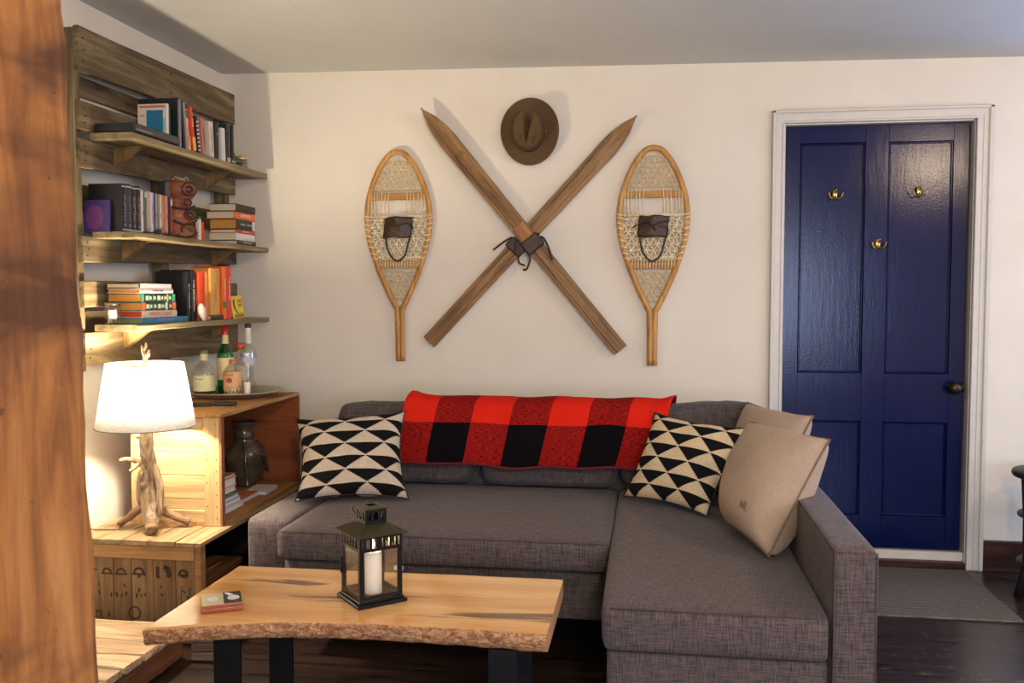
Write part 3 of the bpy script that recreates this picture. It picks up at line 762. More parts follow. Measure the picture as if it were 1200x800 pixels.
for (yy, z, a) in ((.018, .207, .010), (.014, .036, .010)):
    t = bmesh.new(); bmesh.ops.create_uvsphere(t, u_segments=14, v_segments=8, radius=1); merge(bm, t, Matrix.Translation((.060, yy, z)) @ Matrix.Diagonal((.006, a * 1.5, a * .8, 1)))
obj('eye', bm, colm(60, 70, 40, .3), o, True)
bm = newbm()
lohi(bm, (-.02, -.076, .11), (.040, -.048, .235), .004); obj('wing_panel', bm, colm(64, 58, 50), o)
bm = newbm(); lohi(bm, (-.02, -.078, .035), (.044, -.050, .10), .006); obj('red_panel', bm, colm(134, 42, 34), o)
bm = newbm()
for k in range(4):
    tube(bm, smoothpath([(.01, -.03 + k * .01, .240), (.02 + .01 * (k % 2), -.02 + .014 * k, .256 - .004 * (k % 3)), (.01, .015 + k * .008, .242)], 6), .0018, 5)
obj('twine', bm, colm(206, 190, 156), o)
# red white block with green
o = thing('candy_box', 'small red box with white and green edge before the carved totem', 'box', (.235, -.700, S2))
bm = newbm(); lohi(bm, (-.014, 0, 0), (.0, .024, .078), .001); obj('red_face', bm, colm(206, 52, 46), o)
bm = newbm(); lohi(bm, (-.016, -.020, 0), (.0, -.0005, .088), .001); obj('white_side', bm, colm(220, 214, 184), o)
bm = newbm(); lohi(bm, (-.016, -.018, .0885), (.0, .004, .100), .003); obj('green_top', bm, colm(30, 104, 62), o)
# lying stack on the middle shelf (world Y extends to loc.y - h)
GS = 'stack of books lying at the right end of the middle shelf'
z = S2
for (lab, th, ln, dp, col, pg, tt, tc, ts, yy, bands, rgh) in (
    ('thin dark olive book at the bottom of the stack on the middle shelf', .020, .205, .13, (56, 54, 44), 'paper', 'COUNTRY COMFORT', (214, 208, 196), .009, -.190, (), .5),
    ('thick white book, second from the bottom of the stack on the middle shelf', .031, .200, .135, (218, 212, 206), 'paper', None, None, .01, -.205, (), .5),
    ('thin red orange book between the white and the black book of the stack', .017, .200, .13, (196, 70, 40), 'paper', 'DRIVING SOUTH', (240, 214, 190), .009, -.200, (), .5),
    ('thick black book with white lettering in the stack on the middle shelf', .046, .200, .135, (30, 36, 32), 'papero', 'WINTER     ONE TEN', (196, 196, 186), .013, -.200, ((.02, .16, (216, 208, 200)),), .5),
    ('orange book with large white lettering near the top of the stack', .034, .225, .14, (232, 104, 30), 'paper', 'CAMP SPOT', (250, 236, 220), .021, -.180, (), .4),
    ('worn dark brown leather bound book lying on top of the stack', .034, .215, .13, (58, 34, 28), 'paper', None, None, .01, -.190, (), .6)):
    if lab.startswith('worn'): z += .0
    book(lab, GS, (.252 + random.uniform(-.006, .006), yy, z), th, ln, dp, col, pg, title=tt, tcol=tc or (0, 0, 0), tsz=ts, lying=True, bands=bands, rough=rgh, yaw=random.uniform(-.02, .02))
    z += th + .0006

# --- lowest shelf
GL = 'stack of books lying at the left of the lowest shelf'
z = S3
for (lab, th, ln, dp, col, pg, tt, tc, ts, yy, bands) in (
    ('blue book at the bottom of the stack on the lowest shelf', .022, .345, .145, (62, 122, 160), 'paperg', 'CHRISTMAS VISITOR', (130, 170, 200), .014, -.848, ((.02, .12, (40, 120, 110)), (.90, .98, (40, 120, 110)))),
    ('cream book with red lettering, second from the bottom of the lowest stack', .026, .255, .14, (214, 198, 172), 'paperr', 'RIVERMAN  CITIZEN', (206, 96, 70), .018, -.935, ()),
    ('green patterned hardback with red ends in the lowest stack', .031, .248, .138, (40, 70, 58), 'papero', None, None, .01, -.945, ((.0, .10, (220, 96, 66)), (.90, 1.0, (220, 96, 66)), (.26, .29, (224, 220, 200)))),
    ('green patterned hardback with turquoise ends in the lowest stack', .032, .246, .138, (38, 62, 54), 'papero', None, None, .01, -.950, ((.0, .08, (60, 150, 118)), (.92, 1.0, (60, 150, 118)), (.22, .25, (160, 180, 120)))),
    ('white spined paperback with brown page edges, second from the top of the lowest stack', .019, .240, .135, (216, 206, 194), 'papero', 'THE RIVER CABIN', (120, 30, 28), .010, -.962, ()),
    ('thin white book with dark cover on top of the lowest stack', .018, .235, .135, (60, 56, 48), 'paper', None, None, .009, -.972, ((.03, .97, (206, 200, 194)),))):
    o = book(lab, GL, (.246, yy, z), th, ln, dp, col, pg, title=tt, tcol=tc or (0, 0, 0), tsz=ts, lying=True, bands=bands)
    if 'patterned' in lab:
        bm = newbm()
        for q in (.16, .30, .40, .50, .62, .74, .84):
            t = bmesh.new(); bmesh.ops.create_circle(t, cap_ends=True, radius=th * (.30 if q in (.84, .5) else .2), segments=12); merge(bm, t, Matrix.Translation((.0013, th / 2, q * ln)) @ Matrix.Rotation(PI / 2, 4, 'Y'))
            lohi(bm, (.0006, th * .2, q * ln + .008), (.0012, th * .8, q * ln + .010))
        obj('spine_pattern', bm, colm(186, 196, 160), o)
    z += th + .0006
o = thing('label_jar', 'glass jar of shells with a white label at the left end of the lowest shelf', 'jar', (.150, -1.228, S3))
# jar stands in front of the stack end
bm = newbm(); lathe(bm, [(.028, 0), (.031, .004), (.031, .060), (.027, .067), (.027, .072)], 24, closed_top=True); obj('glass', bm, glassy('shell_jar_glass', (.92, .92, .88, 1)), o, True)
bm = newbm()
random.seed(5)
for k in range(26):
    t = bmesh.new(); bmesh.ops.create_icosphere(t, subdivisions=1, radius=.009); a = random.uniform(0, 6.28); r_ = random.uniform(0, .018)
    merge(bm, t, Matrix.Translation((r_ * math.cos(a), r_ * math.sin(a), .010 + .0018 * k)) @ Euler((a, r_ * 90, a)).to_matrix().to_4x4() @ Matrix.Diagonal((1, .7, .5, 1)))
obj('shells', bm, plain('shells', C(196, 170, 130), .5, var=.4, scale=90), o)['kind'] = 'stuff'
bm = newbm(); lohi(bm, (.006, -.0335, .022), (.034, -.0318, .052)); obj('label', bm, colm(222, 216, 206), o)
bm = newbm(); lathe(bm, [(.029, .070), (.0295, .071), (.0295, .078), (.027, .080)], 20, closed_top=True); obj('lid', bm, colm(120, 112, 96, .3, metal=.5), o, True)
ZB = S3
book('black book with silver lettering standing behind the white stone', G3, (.240, -.838, ZB), .026, .205, .14, (20, 20, 26), title='N.Y. THRILLER', tcol=(170, 170, 190), tsz=.016)
book('black book with bold white capitals on the lowest shelf', G3, (.244, -.806, ZB), .026, .212, .14, (24, 20, 20), title='THE SANDMAN', tcol=(206, 196, 184), tsz=.019)
book('thin black book with a gold line between the black and the orange book', G3, (.242, -.778, ZB), .018, .200, .14, (34, 26, 22), title='GHOST', tcol=(196, 160, 80), tsz=.010)
book('red orange book standing beside the black books on the lowest shelf', G3, (.250, -.756, ZB), .050, .205, .15, (222, 70, 26), title='f', tcol=(240, 230, 214), tsz=.03, toff=-.2)
book('narrow orange book with a pale glossy spine on the lowest shelf', G3, (.250, -.700, ZB), .026, .206, .15, (226, 132, 66), title=None, rough=.2)
book('broad yellow tan book standing on the lowest shelf', G3, (.258, -.668, ZB + .0215), .082, .200, .165, (216, 156, 74), title='LOST TALES', tcol=(170, 110, 50), tsz=.014)
book('dark book lying under the broad yellow tan book', G3, (.262, -.562, ZB), .020, .115, .15, (58, 44, 30), lying=True)
book('bright orange book with white lettering on the lowest shelf', G3, (.254, -.552, ZB), .040, .232, .15, (238, 112, 32), title='DIARY OF', tcol=(245, 220, 190), tsz=.018, toff=.1, bands=((.22, .34, (70, 120, 40)),))
book('red book with white lettering standing behind the yellow card', G3, (.252, -.505, ZB), .044, .236, .15, (222, 58, 44), title='THE SUMMER', tcol=(240, 220, 214), tsz=.018, toff=.08)
book('dark brown book, the last standing at the right of the lowest shelf', G3, (.238, -.455, ZB), .024, .228, .15, (74, 44, 40))
o = obj('white_stone', newbm(), colm(206, 192, 178, .7)); bm = newbm()
t = bmesh.new(); bmesh.ops.create_icosphere(t, subdivisions=3, radius=1)
for v in t.verts: v.co = Vector((v.co.x * .016, v.co.y * .021, v.co.z * .040)) * (1 + .12 * noise.noise(v.co * 1.6))
for f in t.faces: f.smooth = True
merge(bm, t); bm.to_mesh(o.data); bm.free()
o.location = (.236, -.768 + .028, S3 + .040); o.location = (.262, -.758, S3 + .036); o.rotation_euler = (R(20), 0, 0); tag(o, 'oval white stone leaning on the books of the lowest shelf', 'stone')
o = thing('yellow_card', 'square yellow card with a black bird drawing at the right end of the lowest shelf', 'card', (.225, -.345, S3), (R(3), 0, 0))
bm = newbm(); box(bm, (.0, 0, .052), (.004, .118, .104), .0008, rot=(0, R(-10), 0)); obj('card_sheet', bm, colm(232, 200, 60), o)
lean = Matrix.Translation((0, 0, .052)) @ Matrix.Rotation(R(-10), 4, 'Y')
text('FREE\nBIRD', .020, o, colm(150, 90, 20), lean @ mtx((0, 1, 0), (0, 0, 1), (.0026, .030, .016)), 'lettering')
bm = newbm()
tube(bm, [lean @ Vector(p) for p in smoothpath([(.0028, -.012, .038), (.0028, -.036, .028), (.0028, -.038, .0), (.0028, -.020, -.022), (.0028, -.004, -.034)], 6)], [.002, .003, .004, .005, .005, .005, .006, .006, .006, .006, .006, .006, .005, .005, .005, .004, .004, .004, .004, .003, .003, .003, .002, .002, .002], 6, flat=.2)
for k in range(16): tube(bm, [lean @ Vector((.0028, -.045 + k * .006, -.046)), lean @ Vector((.0028, -.040 + k * .006, -.030 - .008 * (k % 3)))], .0014, 4)
obj('bird_drawing', bm, colm(40, 40, 30), o)
book('small cream booklet leaning before the black book on the blue book', G3, (.256, -.905, S3 + .0226), .006, .018, .010, (206, 170, 130), soft=True) if False else None

# ------------------------------------------------------------------ lower crate (side table)
LC = thing('low_crate_table', 'long low wooden crate with stencilled end boards under the lamp', 'crate', (.30, -.845, 0))
hx, hy, hz = .25, .515, .37
bm = newbm(); xs = [-.25, -.155, -.055, .045, .150, .25]
for a, b in zip(xs, xs[1:]): plank(bm, 'y', (a + .0025, -hy, hz - .016), (b - .0025, hy, hz), 14, .002, .002)
obj('top_boards', bm, M['old_y'], LC)
bm = newbm(); xs = [-.244, -.195, -.10, -.03, .055, .14, .215]
for a, b in zip(xs, xs[1:]): plank(bm, 'z', (a + .0015, -hy + .020, .01), (b - .0015, -hy + .034, hz - .017), 6, .001, .0015)
endb = obj('end_boards', bm, [M['old_z'], M['ink']], LC)
bm = newbm(); plank(bm, 'x', (-.246, -hy + .002, hz - .066), (.222, -hy + .020, hz - .018), 8, .001, .002); obj('end_batten', bm, M['old_x'], LC)
bm = newbm(); plank(bm, 'x', (-.246, -hy + .002, .004), (.222, -hy + .020, .045), 8, .001, .002); obj('end_batten', bm, M['old_x'], LC)
bm = newbm(); plank(bm, 'z', (.222, -hy + .004, 0), (.246, -hy + .040, hz - .017), 6, .001, .002); obj('corner_post', bm, M['old_x'], LC)
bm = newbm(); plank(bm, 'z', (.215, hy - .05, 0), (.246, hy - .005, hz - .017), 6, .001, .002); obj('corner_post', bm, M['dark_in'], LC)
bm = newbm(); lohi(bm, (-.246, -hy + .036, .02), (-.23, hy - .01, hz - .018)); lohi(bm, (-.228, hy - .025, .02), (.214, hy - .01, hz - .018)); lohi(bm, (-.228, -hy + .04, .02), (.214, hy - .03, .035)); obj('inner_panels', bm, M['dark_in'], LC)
bm = newbm()
for yy, za in ((-.30, .10), (-.30, .145), (-.30, .19)):
    plank(bm, 'y', (.10, -hy + .045, za), (.228, -.14, za + .026), 6, .002, .002)
obj('side_slats', bm, M['deck_side'], LC)
# stencilled marks, drawn like the worn letters of the photo (arches on bars)
bm = newbm(); ys = -hy + .0195
def stroke(p, w): tube(bm, [(x, ys, z) for x, z in p], w, 5, flat=1.0, up=(1, 0, 0))
def arch(cx, cz, r_, w, tail=False):
    stroke([(cx + r_ * math.cos(a), cz + r_ * math.sin(a)) for a in [PI * k / 8 for k in range(9)]], w)
    stroke([(cx - r_ * 1.5, cz - .003), (cx + r_ * 1.5, cz - .003)], w * .8)
    if tail: stroke([(cx, cz - .003), (cx, cz - .016)], w)
stroke([(-.19, .252), (-.165, .252)], .003); stroke([(-.183, .252), (-.183, .236)], .003)
arch(-.125, .243, .015, .0035); arch(-.07, .243, .016, .0035); arch(0.0, .246, .018, .0045, True)
stroke([(.072, .272), (.072, .236), (.080, .234)], .007)
stroke([(.095, .272), (.112, .266), (.116, .250), (.112, .236)], .009); stroke([(.10, .262), (.108, .256)], .006)
arch(.170, .250, .013, .005); stroke([(.160, .240), (.182, .238), (.186, .262)], .004)
for (x, z) in ((-.18, .17), (-.16, .175), (-.11, .17), (-.09, .172), (-.065, .17), (-.05, .176), (-.01, .172), (.01, .170), (.025, .174), (-.16, .205), (-.06, .205), (.0, .19), (.085, .205), (.085, .175), (.17, .19), (.185, .17), (.165, .15), (.19, .14)):
    stroke([(x, z), (x + random.uniform(-.006, .006), z - random.uniform(.008, .018))], random.uniform(.002, .004))
stroke([(-.18, .10), (-.15, .10), (-.15, .075)], .003); stroke([(-.12, .10), (-.12, .08)], .003)
stroke([(-.02 + .022 * math.cos(a), .100 + .022 * math.sin(a)) for a in [2 * PI * k / 12 for k in range(13)]], .003)
stroke([(.165, .205), (.16, .16), (.168, .13)], .002); stroke([(.195, .20), (.193, .15)], .002)
for v in bm.verts: v.co.y = ys + (v.co.y - ys) * .12
b2 = newbm(); b2.from_mesh(endb.data); merge(b2, bm, None, 1); b2.to_mesh(endb.data); b2.free(); endb['label'] = 'upright end boards with faded dark stencil marks'

# ------------------------------------------------------------------ upper crate
UC = thing('open_front_crate', 'pale pine crate on its side holding a brown vase and books, bottles on top', 'crate', (.335, -.735, .3705))
ux, uy, uh = .185, .395, .428
bm = newbm(); plank(bm, 'y', (-ux, -uy - .001, uh - .014), (-.01, uy, uh), 12, .0015, .0015); plank(bm, 'y', (-.008, -uy - .001, uh - .014), (ux, uy, uh), 12, .0015, .0015); obj('top_boards', bm, M['pine_y'], UC)
bm = newbm(); plank(bm, 'y', (-ux, -uy, 0), (.0, uy, .014), 12, .001, .0015); plank(bm, 'y', (.002, -uy, 0), (ux, uy, .014), 12, .001, .0015); obj('bottom_boards', bm, M['pine_y'], UC)
bm = newbm(); lohi(bm, (-ux, -uy + .025, .015), (-ux + .012, uy - .015, uh - .015)); obj('back_panel', bm, M['redply'], UC)
bm = newbm(); lohi(bm, (-ux + .012, uy - .015, .015), (ux, uy - .002, uh - .015)); obj('far_end_panel', bm, M['redply'], UC)
bm = newbm(); zs = [.015, .10, .19, .275, .345, uh - .015]
for a, b in zip(zs, zs[1:]): plank(bm, 'x', (-ux, -uy + .015, a + .001), (ux - .001, -uy + .026, b - .001), 6, .0008, .001)
obj('end_boards', bm, M['pine_x'], UC)
for nm, lo, hi, ax in (('upright_batten', (-ux, -uy, .002), (-ux + .055, -uy + .0148, uh - .015), 'z'), ('upright_batten', (ux - .072, -uy, .002), (ux - .008, -uy + .0148, uh - .015), 'z'),
                       ('cross_batten', (-ux + .056, -uy + .001, .002), (ux - .073, -uy + .0148, .058), 'x'), ('cross_batten', (-ux + .056, -uy + .001, uh - .052), (ux - .073, -uy + .0148, uh - .016), 'x')):
    bm = newbm(); plank(bm, ax, lo, hi, 8, .0008, .0015); obj(nm, bm, M['pine_z' if ax == 'z' else 'pine_x'], UC)
bm = newbm(); plank(bm, 'z', (ux - .0078, -uy, .002), (ux, -uy + .026, uh - .015), 6, .0008, .001); obj('end_edge', bm, W('crate_edge_wood', C(110, 66, 44), C(146, 92, 64), C(166, 112, 82), axis='z'), UC)
bm = newbm()
for k in range(9):
    for xx in (-ux + .018, -ux + .040, ux - .06, ux - .022):
        if k % 2 == (xx > 0) or abs(xx) > .16:
            t = bmesh.new(); bmesh.ops.create_cone(t, segments=6, radius1=.0024, radius2=.002, depth=.002, cap_ends=True)
            merge(bm, t, Matrix.Translation((xx, -uy - .0005, .03 + .045 * k)) @ Matrix.Rotation(PI / 2, 4, 'X'))
obj('nail', bm, M['nail'], UC)['kind'] = 'stuff'

# vase
o = thing('stoneware_jug', 'dark brown glazed stoneware jug with handles inside the open crate', 'jug', (.300, -.455, .3855))
bm = newbm(); lathe(bm, [(.045, 0), (.050, .004), (.066, .03), (.080, .07), (.086, .115), (.080, .155), (.062, .185), (.044, .200), (.040, .215), (.046, .222), (.046, .228), (.041, .234), (.041, .262), (.052, .280), (.056, .286), (.053, .289), (.040, .268), (.036, .24)], 36)
obj('jug_body', bm, M['vase'], o, True)
for s in (-1, 1):
    bm = newbm(); tube(bm, smoothpath([(.030, s * .062, .185), (.045, s * .088, .165), (.050, s * .100, .12), (.050, s * .092, .075), (.045, s * .074, .050), (.046, s * .078, .010)], 6), [.010] * 31, 10, jit=.1)
    obj('handle', bm, M['vase'], o, True)
bm = newbm(); tube(bm, smoothpath([(.070, -.03, .15), (.090, .0, .135), (.086, .03, .10), (.088, .045, .06)], 5), .009, 8, jit=.15); obj('relief', bm, M['vase'], o, True)

GC = 'books lying inside the open crate'
# lying with pages facing out of the crate (+X): spine toward -X : yaw 180 so that the fore-edge faces +X
def cratebook(label, x, y, z, th, ln, dp, col, pg, yaw=0):
    o = book(label, GC, (x, y, z), th, ln, dp, col, pg, lying=True); o.rotation_euler = (PI / 2, 0, PI + yaw); return o
cratebook('blue white paperback at the bottom of the left pile inside the crate', .345, -1.03, .3855, .022, .20, .125, (214, 212, 224), 'paperw')
cratebook('pale lilac paperback, second from the bottom of the left pile inside the crate', .340, -1.035, .408, .016, .195, .12, (190, 190, 214), 'paperw')
cratebook('grey blue paperback in the middle of the left pile inside the crate', .338, -1.04, .4245, .016, .19, .12, (170, 172, 196), 'paperw')
cratebook('green covered book under the red and white book inside the crate', .335, -1.04, .441, .009, .185, .12, (32, 62, 40), 'paperw')
cratebook('white book with red stripe inside the crate', .325, -.850 - .19, .4505, .022, .19, .12, (222, 216, 210), 'paperw')
cratebook('thick pinkish book with a red spine end inside the crate', .320, -1.035, .473, .034, .20, .12, (214, 170, 150), 'paperw')
cratebook('brown topped book crowning the left pile inside the crate', .318, -1.03, .5075, .012, .19, .12, (176, 128, 84), 'paperw')
cratebook('white paperback with an orange cover beside the left pile inside the crate', .345, -.815, .3855, .022, .145, .115, (206, 110, 60), 'paperw', .0)
cratebook('white paperback lying flat at the crate opening', .385, -.655, .3855, .014, .15, .10, (226, 216, 220), 'paperw', R(3))
o = thing('small_dish', 'small round dark lid on the brown topped book inside the crate', 'lid', (.375, -.93, .5205))
bm = newbm(); lathe(bm, [(.020, 0), (.026, .003), (.026, .005), (.018, .006)], 20, closed_top=True); obj('lid_disc', bm, colm(96, 58, 36), o, True)

# tray on top of the crate
TZ = .7990
o = thing('metal_tray', 'round dark metal tray with a broad pale rim on top of the crate', 'tray', (.285, -.535, TZ))
bm = newbm(); lathe(bm, [(.120, 0), (.165, .003), (.205, .022), (.232, .026), (.234, .030), (.205, .0275), (.160, .007), (.0, .006)], 48, sy=.88)
obj('tray_dish', bm, plain('brushed_tray_metal', C(176, 164, 140), .3, metal=.4, var=.2, scale=20), o, True)
bm = newbm(); lathe(bm, [(.001, .0072), (.156, .0076)], 40, sy=.88, closed_bottom=False)
obj('tray_floor', bm, colm(66, 84, 90, .35, metal=.3), o, True)
TB = TZ + .008

def bottle(label, loc, prof, glass, parts, group='bottles on the round tray'):
    o = thing('bottle', label, 'bottle', loc, group=group)
    bm = newbm(); lathe(bm, prof, 32, closed_top=True); obj('glass', bm, glass, o, True)
    for (nm, pf, mt_) in parts:
        bm = newbm(); lathe(bm, pf, 32, closed_bottom=False); obj(nm, bm, mt_, o, True)
    return o
clear = glassy('clear_bottle_glass', (.93, .95, .93, 1), 1.2, floor=.06)
green = glassy('green_bottle_glass', (.10, .72, .36, 1), 1.2, floor=.06)
o = bottle('squat clear round shouldered bottle with a cream label on the tray', (.165, -.560, TB), [(.044, 0), (.048, .004), (.048, .105), (.042, .124), (.022, .138), (.016, .146), (.015, .178), (.017, .180)], clear,
       [('label', [(.0486, .018), (.0486, .088)], colm(226, 222, 170, .6)), ('neck_label', [(.0172, .152), (.0172, .186)], colm(218, 208, 160, .6)), ('stopper', [(.0175, .1805), (.018, .196), (.001, .197)], colm(120, 128, 96, .5)), ('liquor', [(.001, .003), (.045, .006), (.045, .016), (.001, .016)], colm(50, 66, 44, .2))])
text('ESPOLON', .014, o, colm(120, 124, 96), mtx((.8, -.6, 0), (0, 0, 1), (.0294, -.0392, .070)), 'lettering') if False else None
text('Reserva', .013, o, colm(120, 124, 96), mtx((.98, -.17, 0), (0, 0, 1), (.0, -.0492, .072)), 'lettering')
bottle('green glass bottle with a red capsule and cream label on the tray', (.222, -.470, TB), [(.034, 0), (.037, .004), (.037, .168), (.030, .195), (.016, .222), (.0135, .235), (.0135, .300), (.015, .302)], green,
       [('label', [(.0375, .060), (.0375, .160)], colm(224, 206, 150, .6)), ('neck_label', [(.0165, .222), (.0140, .240), (.0140, .262)], colm(222, 204, 140, .6)), ('capsule', [(.0146, .262), (.0150, .3035), (.001, .304)], colm(170, 30, 34, .35)), ('liquor', [(.001, .003), (.033, .006), (.033, .056), (.001, .056)], colm(20, 120, 66, .2))])
bottle('tall clear glass bottle with a white neck label on the tray', (.318, -.440, TB), [(.035, 0), (.037, .004), (.037, .196), (.034, .206), (.013, .216), (.0125, .300), (.014, .302)], clear,
       [('label', [(.0373, .120), (.0373, .178)], glassy('printed_clear_label', (.86, .86, .92, 1), .6, floor=.25)), ('emblem', [(.0376, .138), (.0376, .160)], colm(176, 180, 206, .5)), ('neck_label', [(.0133, .222), (.0133, .292)], colm(214, 208, 196, .5)), ('cap', [(.0142, .292), (.0146, .312), (.001, .313)], colm(52, 46, 40, .4))])
bottle('clear bottle with a red capped neck behind the small bottle on the tray', (.262, -.400, TB), [(.030, 0), (.033, .004), (.033, .150), (.014, .180), (.013, .215)], clear,
       [('label', [(.0334, .05), (.0334, .12)], colm(216, 196, 170, .6)), ('capsule', [(.0145, .190), (.0195, .196), (.0195, .222), (.001, .223)], colm(206, 78, 56, .5))])
o = bottle('small clear bottle with an orange cream label in front on the tray', (.300, -.565, TB), [(.037, 0), (.039, .004), (.039, .100), (.034, .118), (.018, .130), (.013, .134), (.013, .150)], clear,
       [('label', [(.0395, .040), (.0395, .105)], colm(222, 172, 122, .6)), ('lower_label', [(.0395, .003), (.0395, .038)], colm(196, 172, 132, .6)), ('cap', [(.0136, .138), (.0142, .156), (.001, .157)], colm(190, 120, 80, .5))])
text("TITO'S", .016, o, colm(150, 70, 40), mtx((1, -.04, 0), (0, 0, 1), (.0, -.0402, .092)), 'lettering') if False else text('TEXAS', .016, o, colm(150, 70, 40), mtx((1, 0, 0), (0, 0, 1), (.0, -.0402, .092)), 'lettering')
bm = newbm(); t = bmesh.new(); bmesh.ops.create_circle(t, cap_ends=True, radius=.014, segments=20); merge(bm, t, Matrix.Translation((.004, -.0404, .068)) @ Matrix.Rotation(PI / 2, 4, 'X') @ Matrix.Diagonal((1, .8, 1, 1)))
obj('seal', bm, colm(150, 66, 44), o)
bm = newbm()
for k in range(7):
    a = -1.2 + k * .4; tube(bm, [(.0400 * math.sin(a), -.0400 * math.cos(a), .010), (.0405 * math.sin(a + .12), -.0405 * math.cos(a + .12), .022 + .006 * (k % 2)), (.0400 * math.sin(a + .26), -.0400 * math.cos(a + .26), .012)], .002, 5)
obj('scroll_pattern', bm, colm(60, 44, 34), o)
o = thing('small_candle', 'thin white candle stub at the right of the bottles on the tray', 'candle', (.372, -.575, TB))
bm = newbm(); lathe(bm, [(.013, 0), (.014, .002), (.014, .056), (.011, .060)], 18, closed_top=True); obj('wax', bm, colm(236, 222, 210, .5), o, True)
bm = newbm(); tube(bm, [(0, 0, .059), (.001, 0, .068)], .001, 5); obj('wick', bm, colm(40, 30, 26), o)
o = thing('sheathed_knife', 'long black sheathed knife lying on the crate before the tray', 'knife', (.34, -.90, TZ), (0, 0, R(18)))
bm = newbm(); lohi(bm, (-.15, -.018, .0), (.03, .018, .014), .005); obj('sheath', bm, plain('black_pebbled_leather', C(34, 28, 26), .45, var=.5, scale=200, bump=1), o)
bm = newbm(); lohi(bm, (.031, -.013, .001), (.125, .015, .017), .005); obj('handle', bm, colm(26, 24, 26, .35), o)

# ------------------------------------------------------------------ driftwood lamp
LP = thing('driftwood_lamp', 'lit table lamp with white tapered shade on a bleached driftwood base', 'lamp', (.262, -1.195, .3705))
bm = newbm()
path = smoothpath([(.058, -.085, .018), (.030, -.050, .055), (.012, -.020, .11), (.000, -.004, .18), (.010, -.02, .25), (.022, -.05, .32), (.040, -.085, .39), (.055, -.108, .46)], 5)
rad = [.020 + .010 * math.sin(min(1, i / 12) * PI / 2) - .014 * max(0, (i - 16) / (len(path) - 16)) for i in range(len(path))]
tube(bm, path, rad, 14, jit=.35)
p2 = smoothpath([(.04, -.02, .05), (.045, -.01, .10), (.046, -.005, .16), (.030, -.01, .22), (.012, -.02, .28), (.022, -.03, .33)], 5)
tube(bm, p2, [.012, .013, .015, .016, .017] + [.016] * (len(p2) - 5), 10, jit=.4)
p3 = smoothpath([(-.012, -.012, .06), (-.022, -.03, .12), (-.014, -.045, .18), (.0, -.05, .23)], 5)
tube(bm, p3, [.008] + [.011] * (len(p3) - 2) + [.006], 8, jit=.4)
obj('trunk', bm, M['drift'], LP, True)
for pts, r0, r1 in (([(.040, -.062, .045), (.056, -.082, .028), (.066, -.100, .020)], .023, .019),
                    ([(.005, -.02, .10), (-.040, -.012, .072), (-.085, -.004, .040), (-.125, .0, .013)], .018, .012),
                    ([(.020, -.005, .085), (.060, .022, .055), (.095, .035, .038), (.135, .046, .016)], .018, .013)):
    bm = newbm(); p = smoothpath(pts, 6); m_ = len(p); tube(bm, p, [r0 + (r1 - r0) * i / (m_ - 1) for i in range(m_)], 12, jit=.3); obj('leg', bm, M['driftend'], LP, True)
for pts, r0, r1 in (([(.004, -.02, .245), (-.030, -.035, .262), (-.068, -.045, .268), (-.085, -.05, .262)], .011, .007), ([(-.015, -.030, .255), (-.035, -.048, .236), (-.042, -.055, .225)], .009, .005),
                    ([(.010, -.04, .345), (-.006, -.056, .360), (-.014, -.062, .356)], .013, .010), ([(.0, -.028, .175), (-.004, -.052, .172)], .015, .013)):
    bm = newbm(); p = smoothpath(pts, 5); m_ = len(p); tube(bm, p, [r0 + (r1 - r0) * i / (m_ - 1) for i in range(m_)], 10, jit=.3); obj('twig_stub', bm, M['drift'], LP, True)
SCX, SCY = .060, -.115; SB, ST = .405, .632          # shade centre and heights above the lamp's foot
bm = newbm(); lathe(bm, [(.172, SB), (.1715, SB), (.133, ST), (.1335, ST)], 64, c=(SCX, SCY, 0), closed_bottom=False)
sh = obj('lamp_shade', bm, M['shade'], LP, True)
for r_, z in ((.1725, SB), (.1335, ST)):
    bm = newbm(); tube(bm, [(SCX + r_ * math.cos(a), SCY + r_ * math.sin(a), z) for a in [2 * PI * k / 64 for k in range(64)]], .0022, 6, closed=True)
    obj('shade_binding', bm, M['shadetrim'], sh)
bm = newbm()
for k in range(3):
    a = 2 * PI * k / 3 + .4; tube(bm, [(SCX, SCY, ST - .012), (SCX + .132 * math.cos(a), SCY + .132 * math.sin(a), ST - .004)], .0016, 6)
obj('spider_fitting', bm, M['bronze'], sh)
bm = newbm()
for s in (-1, 1): tube(bm, smoothpath([(SCX, SCY + s * .012, .47), (SCX, SCY + s * .055, .52), (SCX, SCY + s * .045, .59), (SCX, SCY, ST - .010)], 6), .0018, 6)
tube(bm, [(.055, -.108, .455), (SCX, SCY, .508)], .015, 12); obj('harp', bm, M['brass'], LP, True)
bm = newbm(); lathe(bm, [(.010, .505), (.014, .520), (.028, .545), (.031, .565), (.028, .582), (.014, .594), (.002, .597)], 20, c=(SCX, SCY, 0), closed_top=True); obj('bulb', bm, M['bulb'], LP, True)
bm = newbm()
tube(bm, smoothpath([(SCX, SCY, ST - .012), (SCX + .002, SCY, ST + .020), (SCX - .006, SCY, ST + .045), (SCX - .012, SCY, ST + .066)], 5), [.010, .011, .011, .010, .009, .009, .008, .008, .008, .007, .007, .006, .006, .005, .004, .003], 8, jit=.25)
tube(bm, smoothpath([(SCX, SCY, ST + .022), (SCX + .016, SCY - .004, ST + .032), (SCX + .020, SCY - .004, ST + .050)], 5), [.008, .008, .008, .007, .007, .006, .006, .006, .005, .004, .003], 8, jit=.25)
tube(bm, smoothpath([(SCX - .006, SCY, ST + .045), (SCX + .005, SCY, ST + .060), (SCX + .006, SCY, ST + .075)], 5), [.006, .006, .006, .006, .005, .005, .005, .004, .004, .003, .003], 8, jit=.2)
obj('finial', bm, M['drift'], LP, True, label='forked driftwood finial')
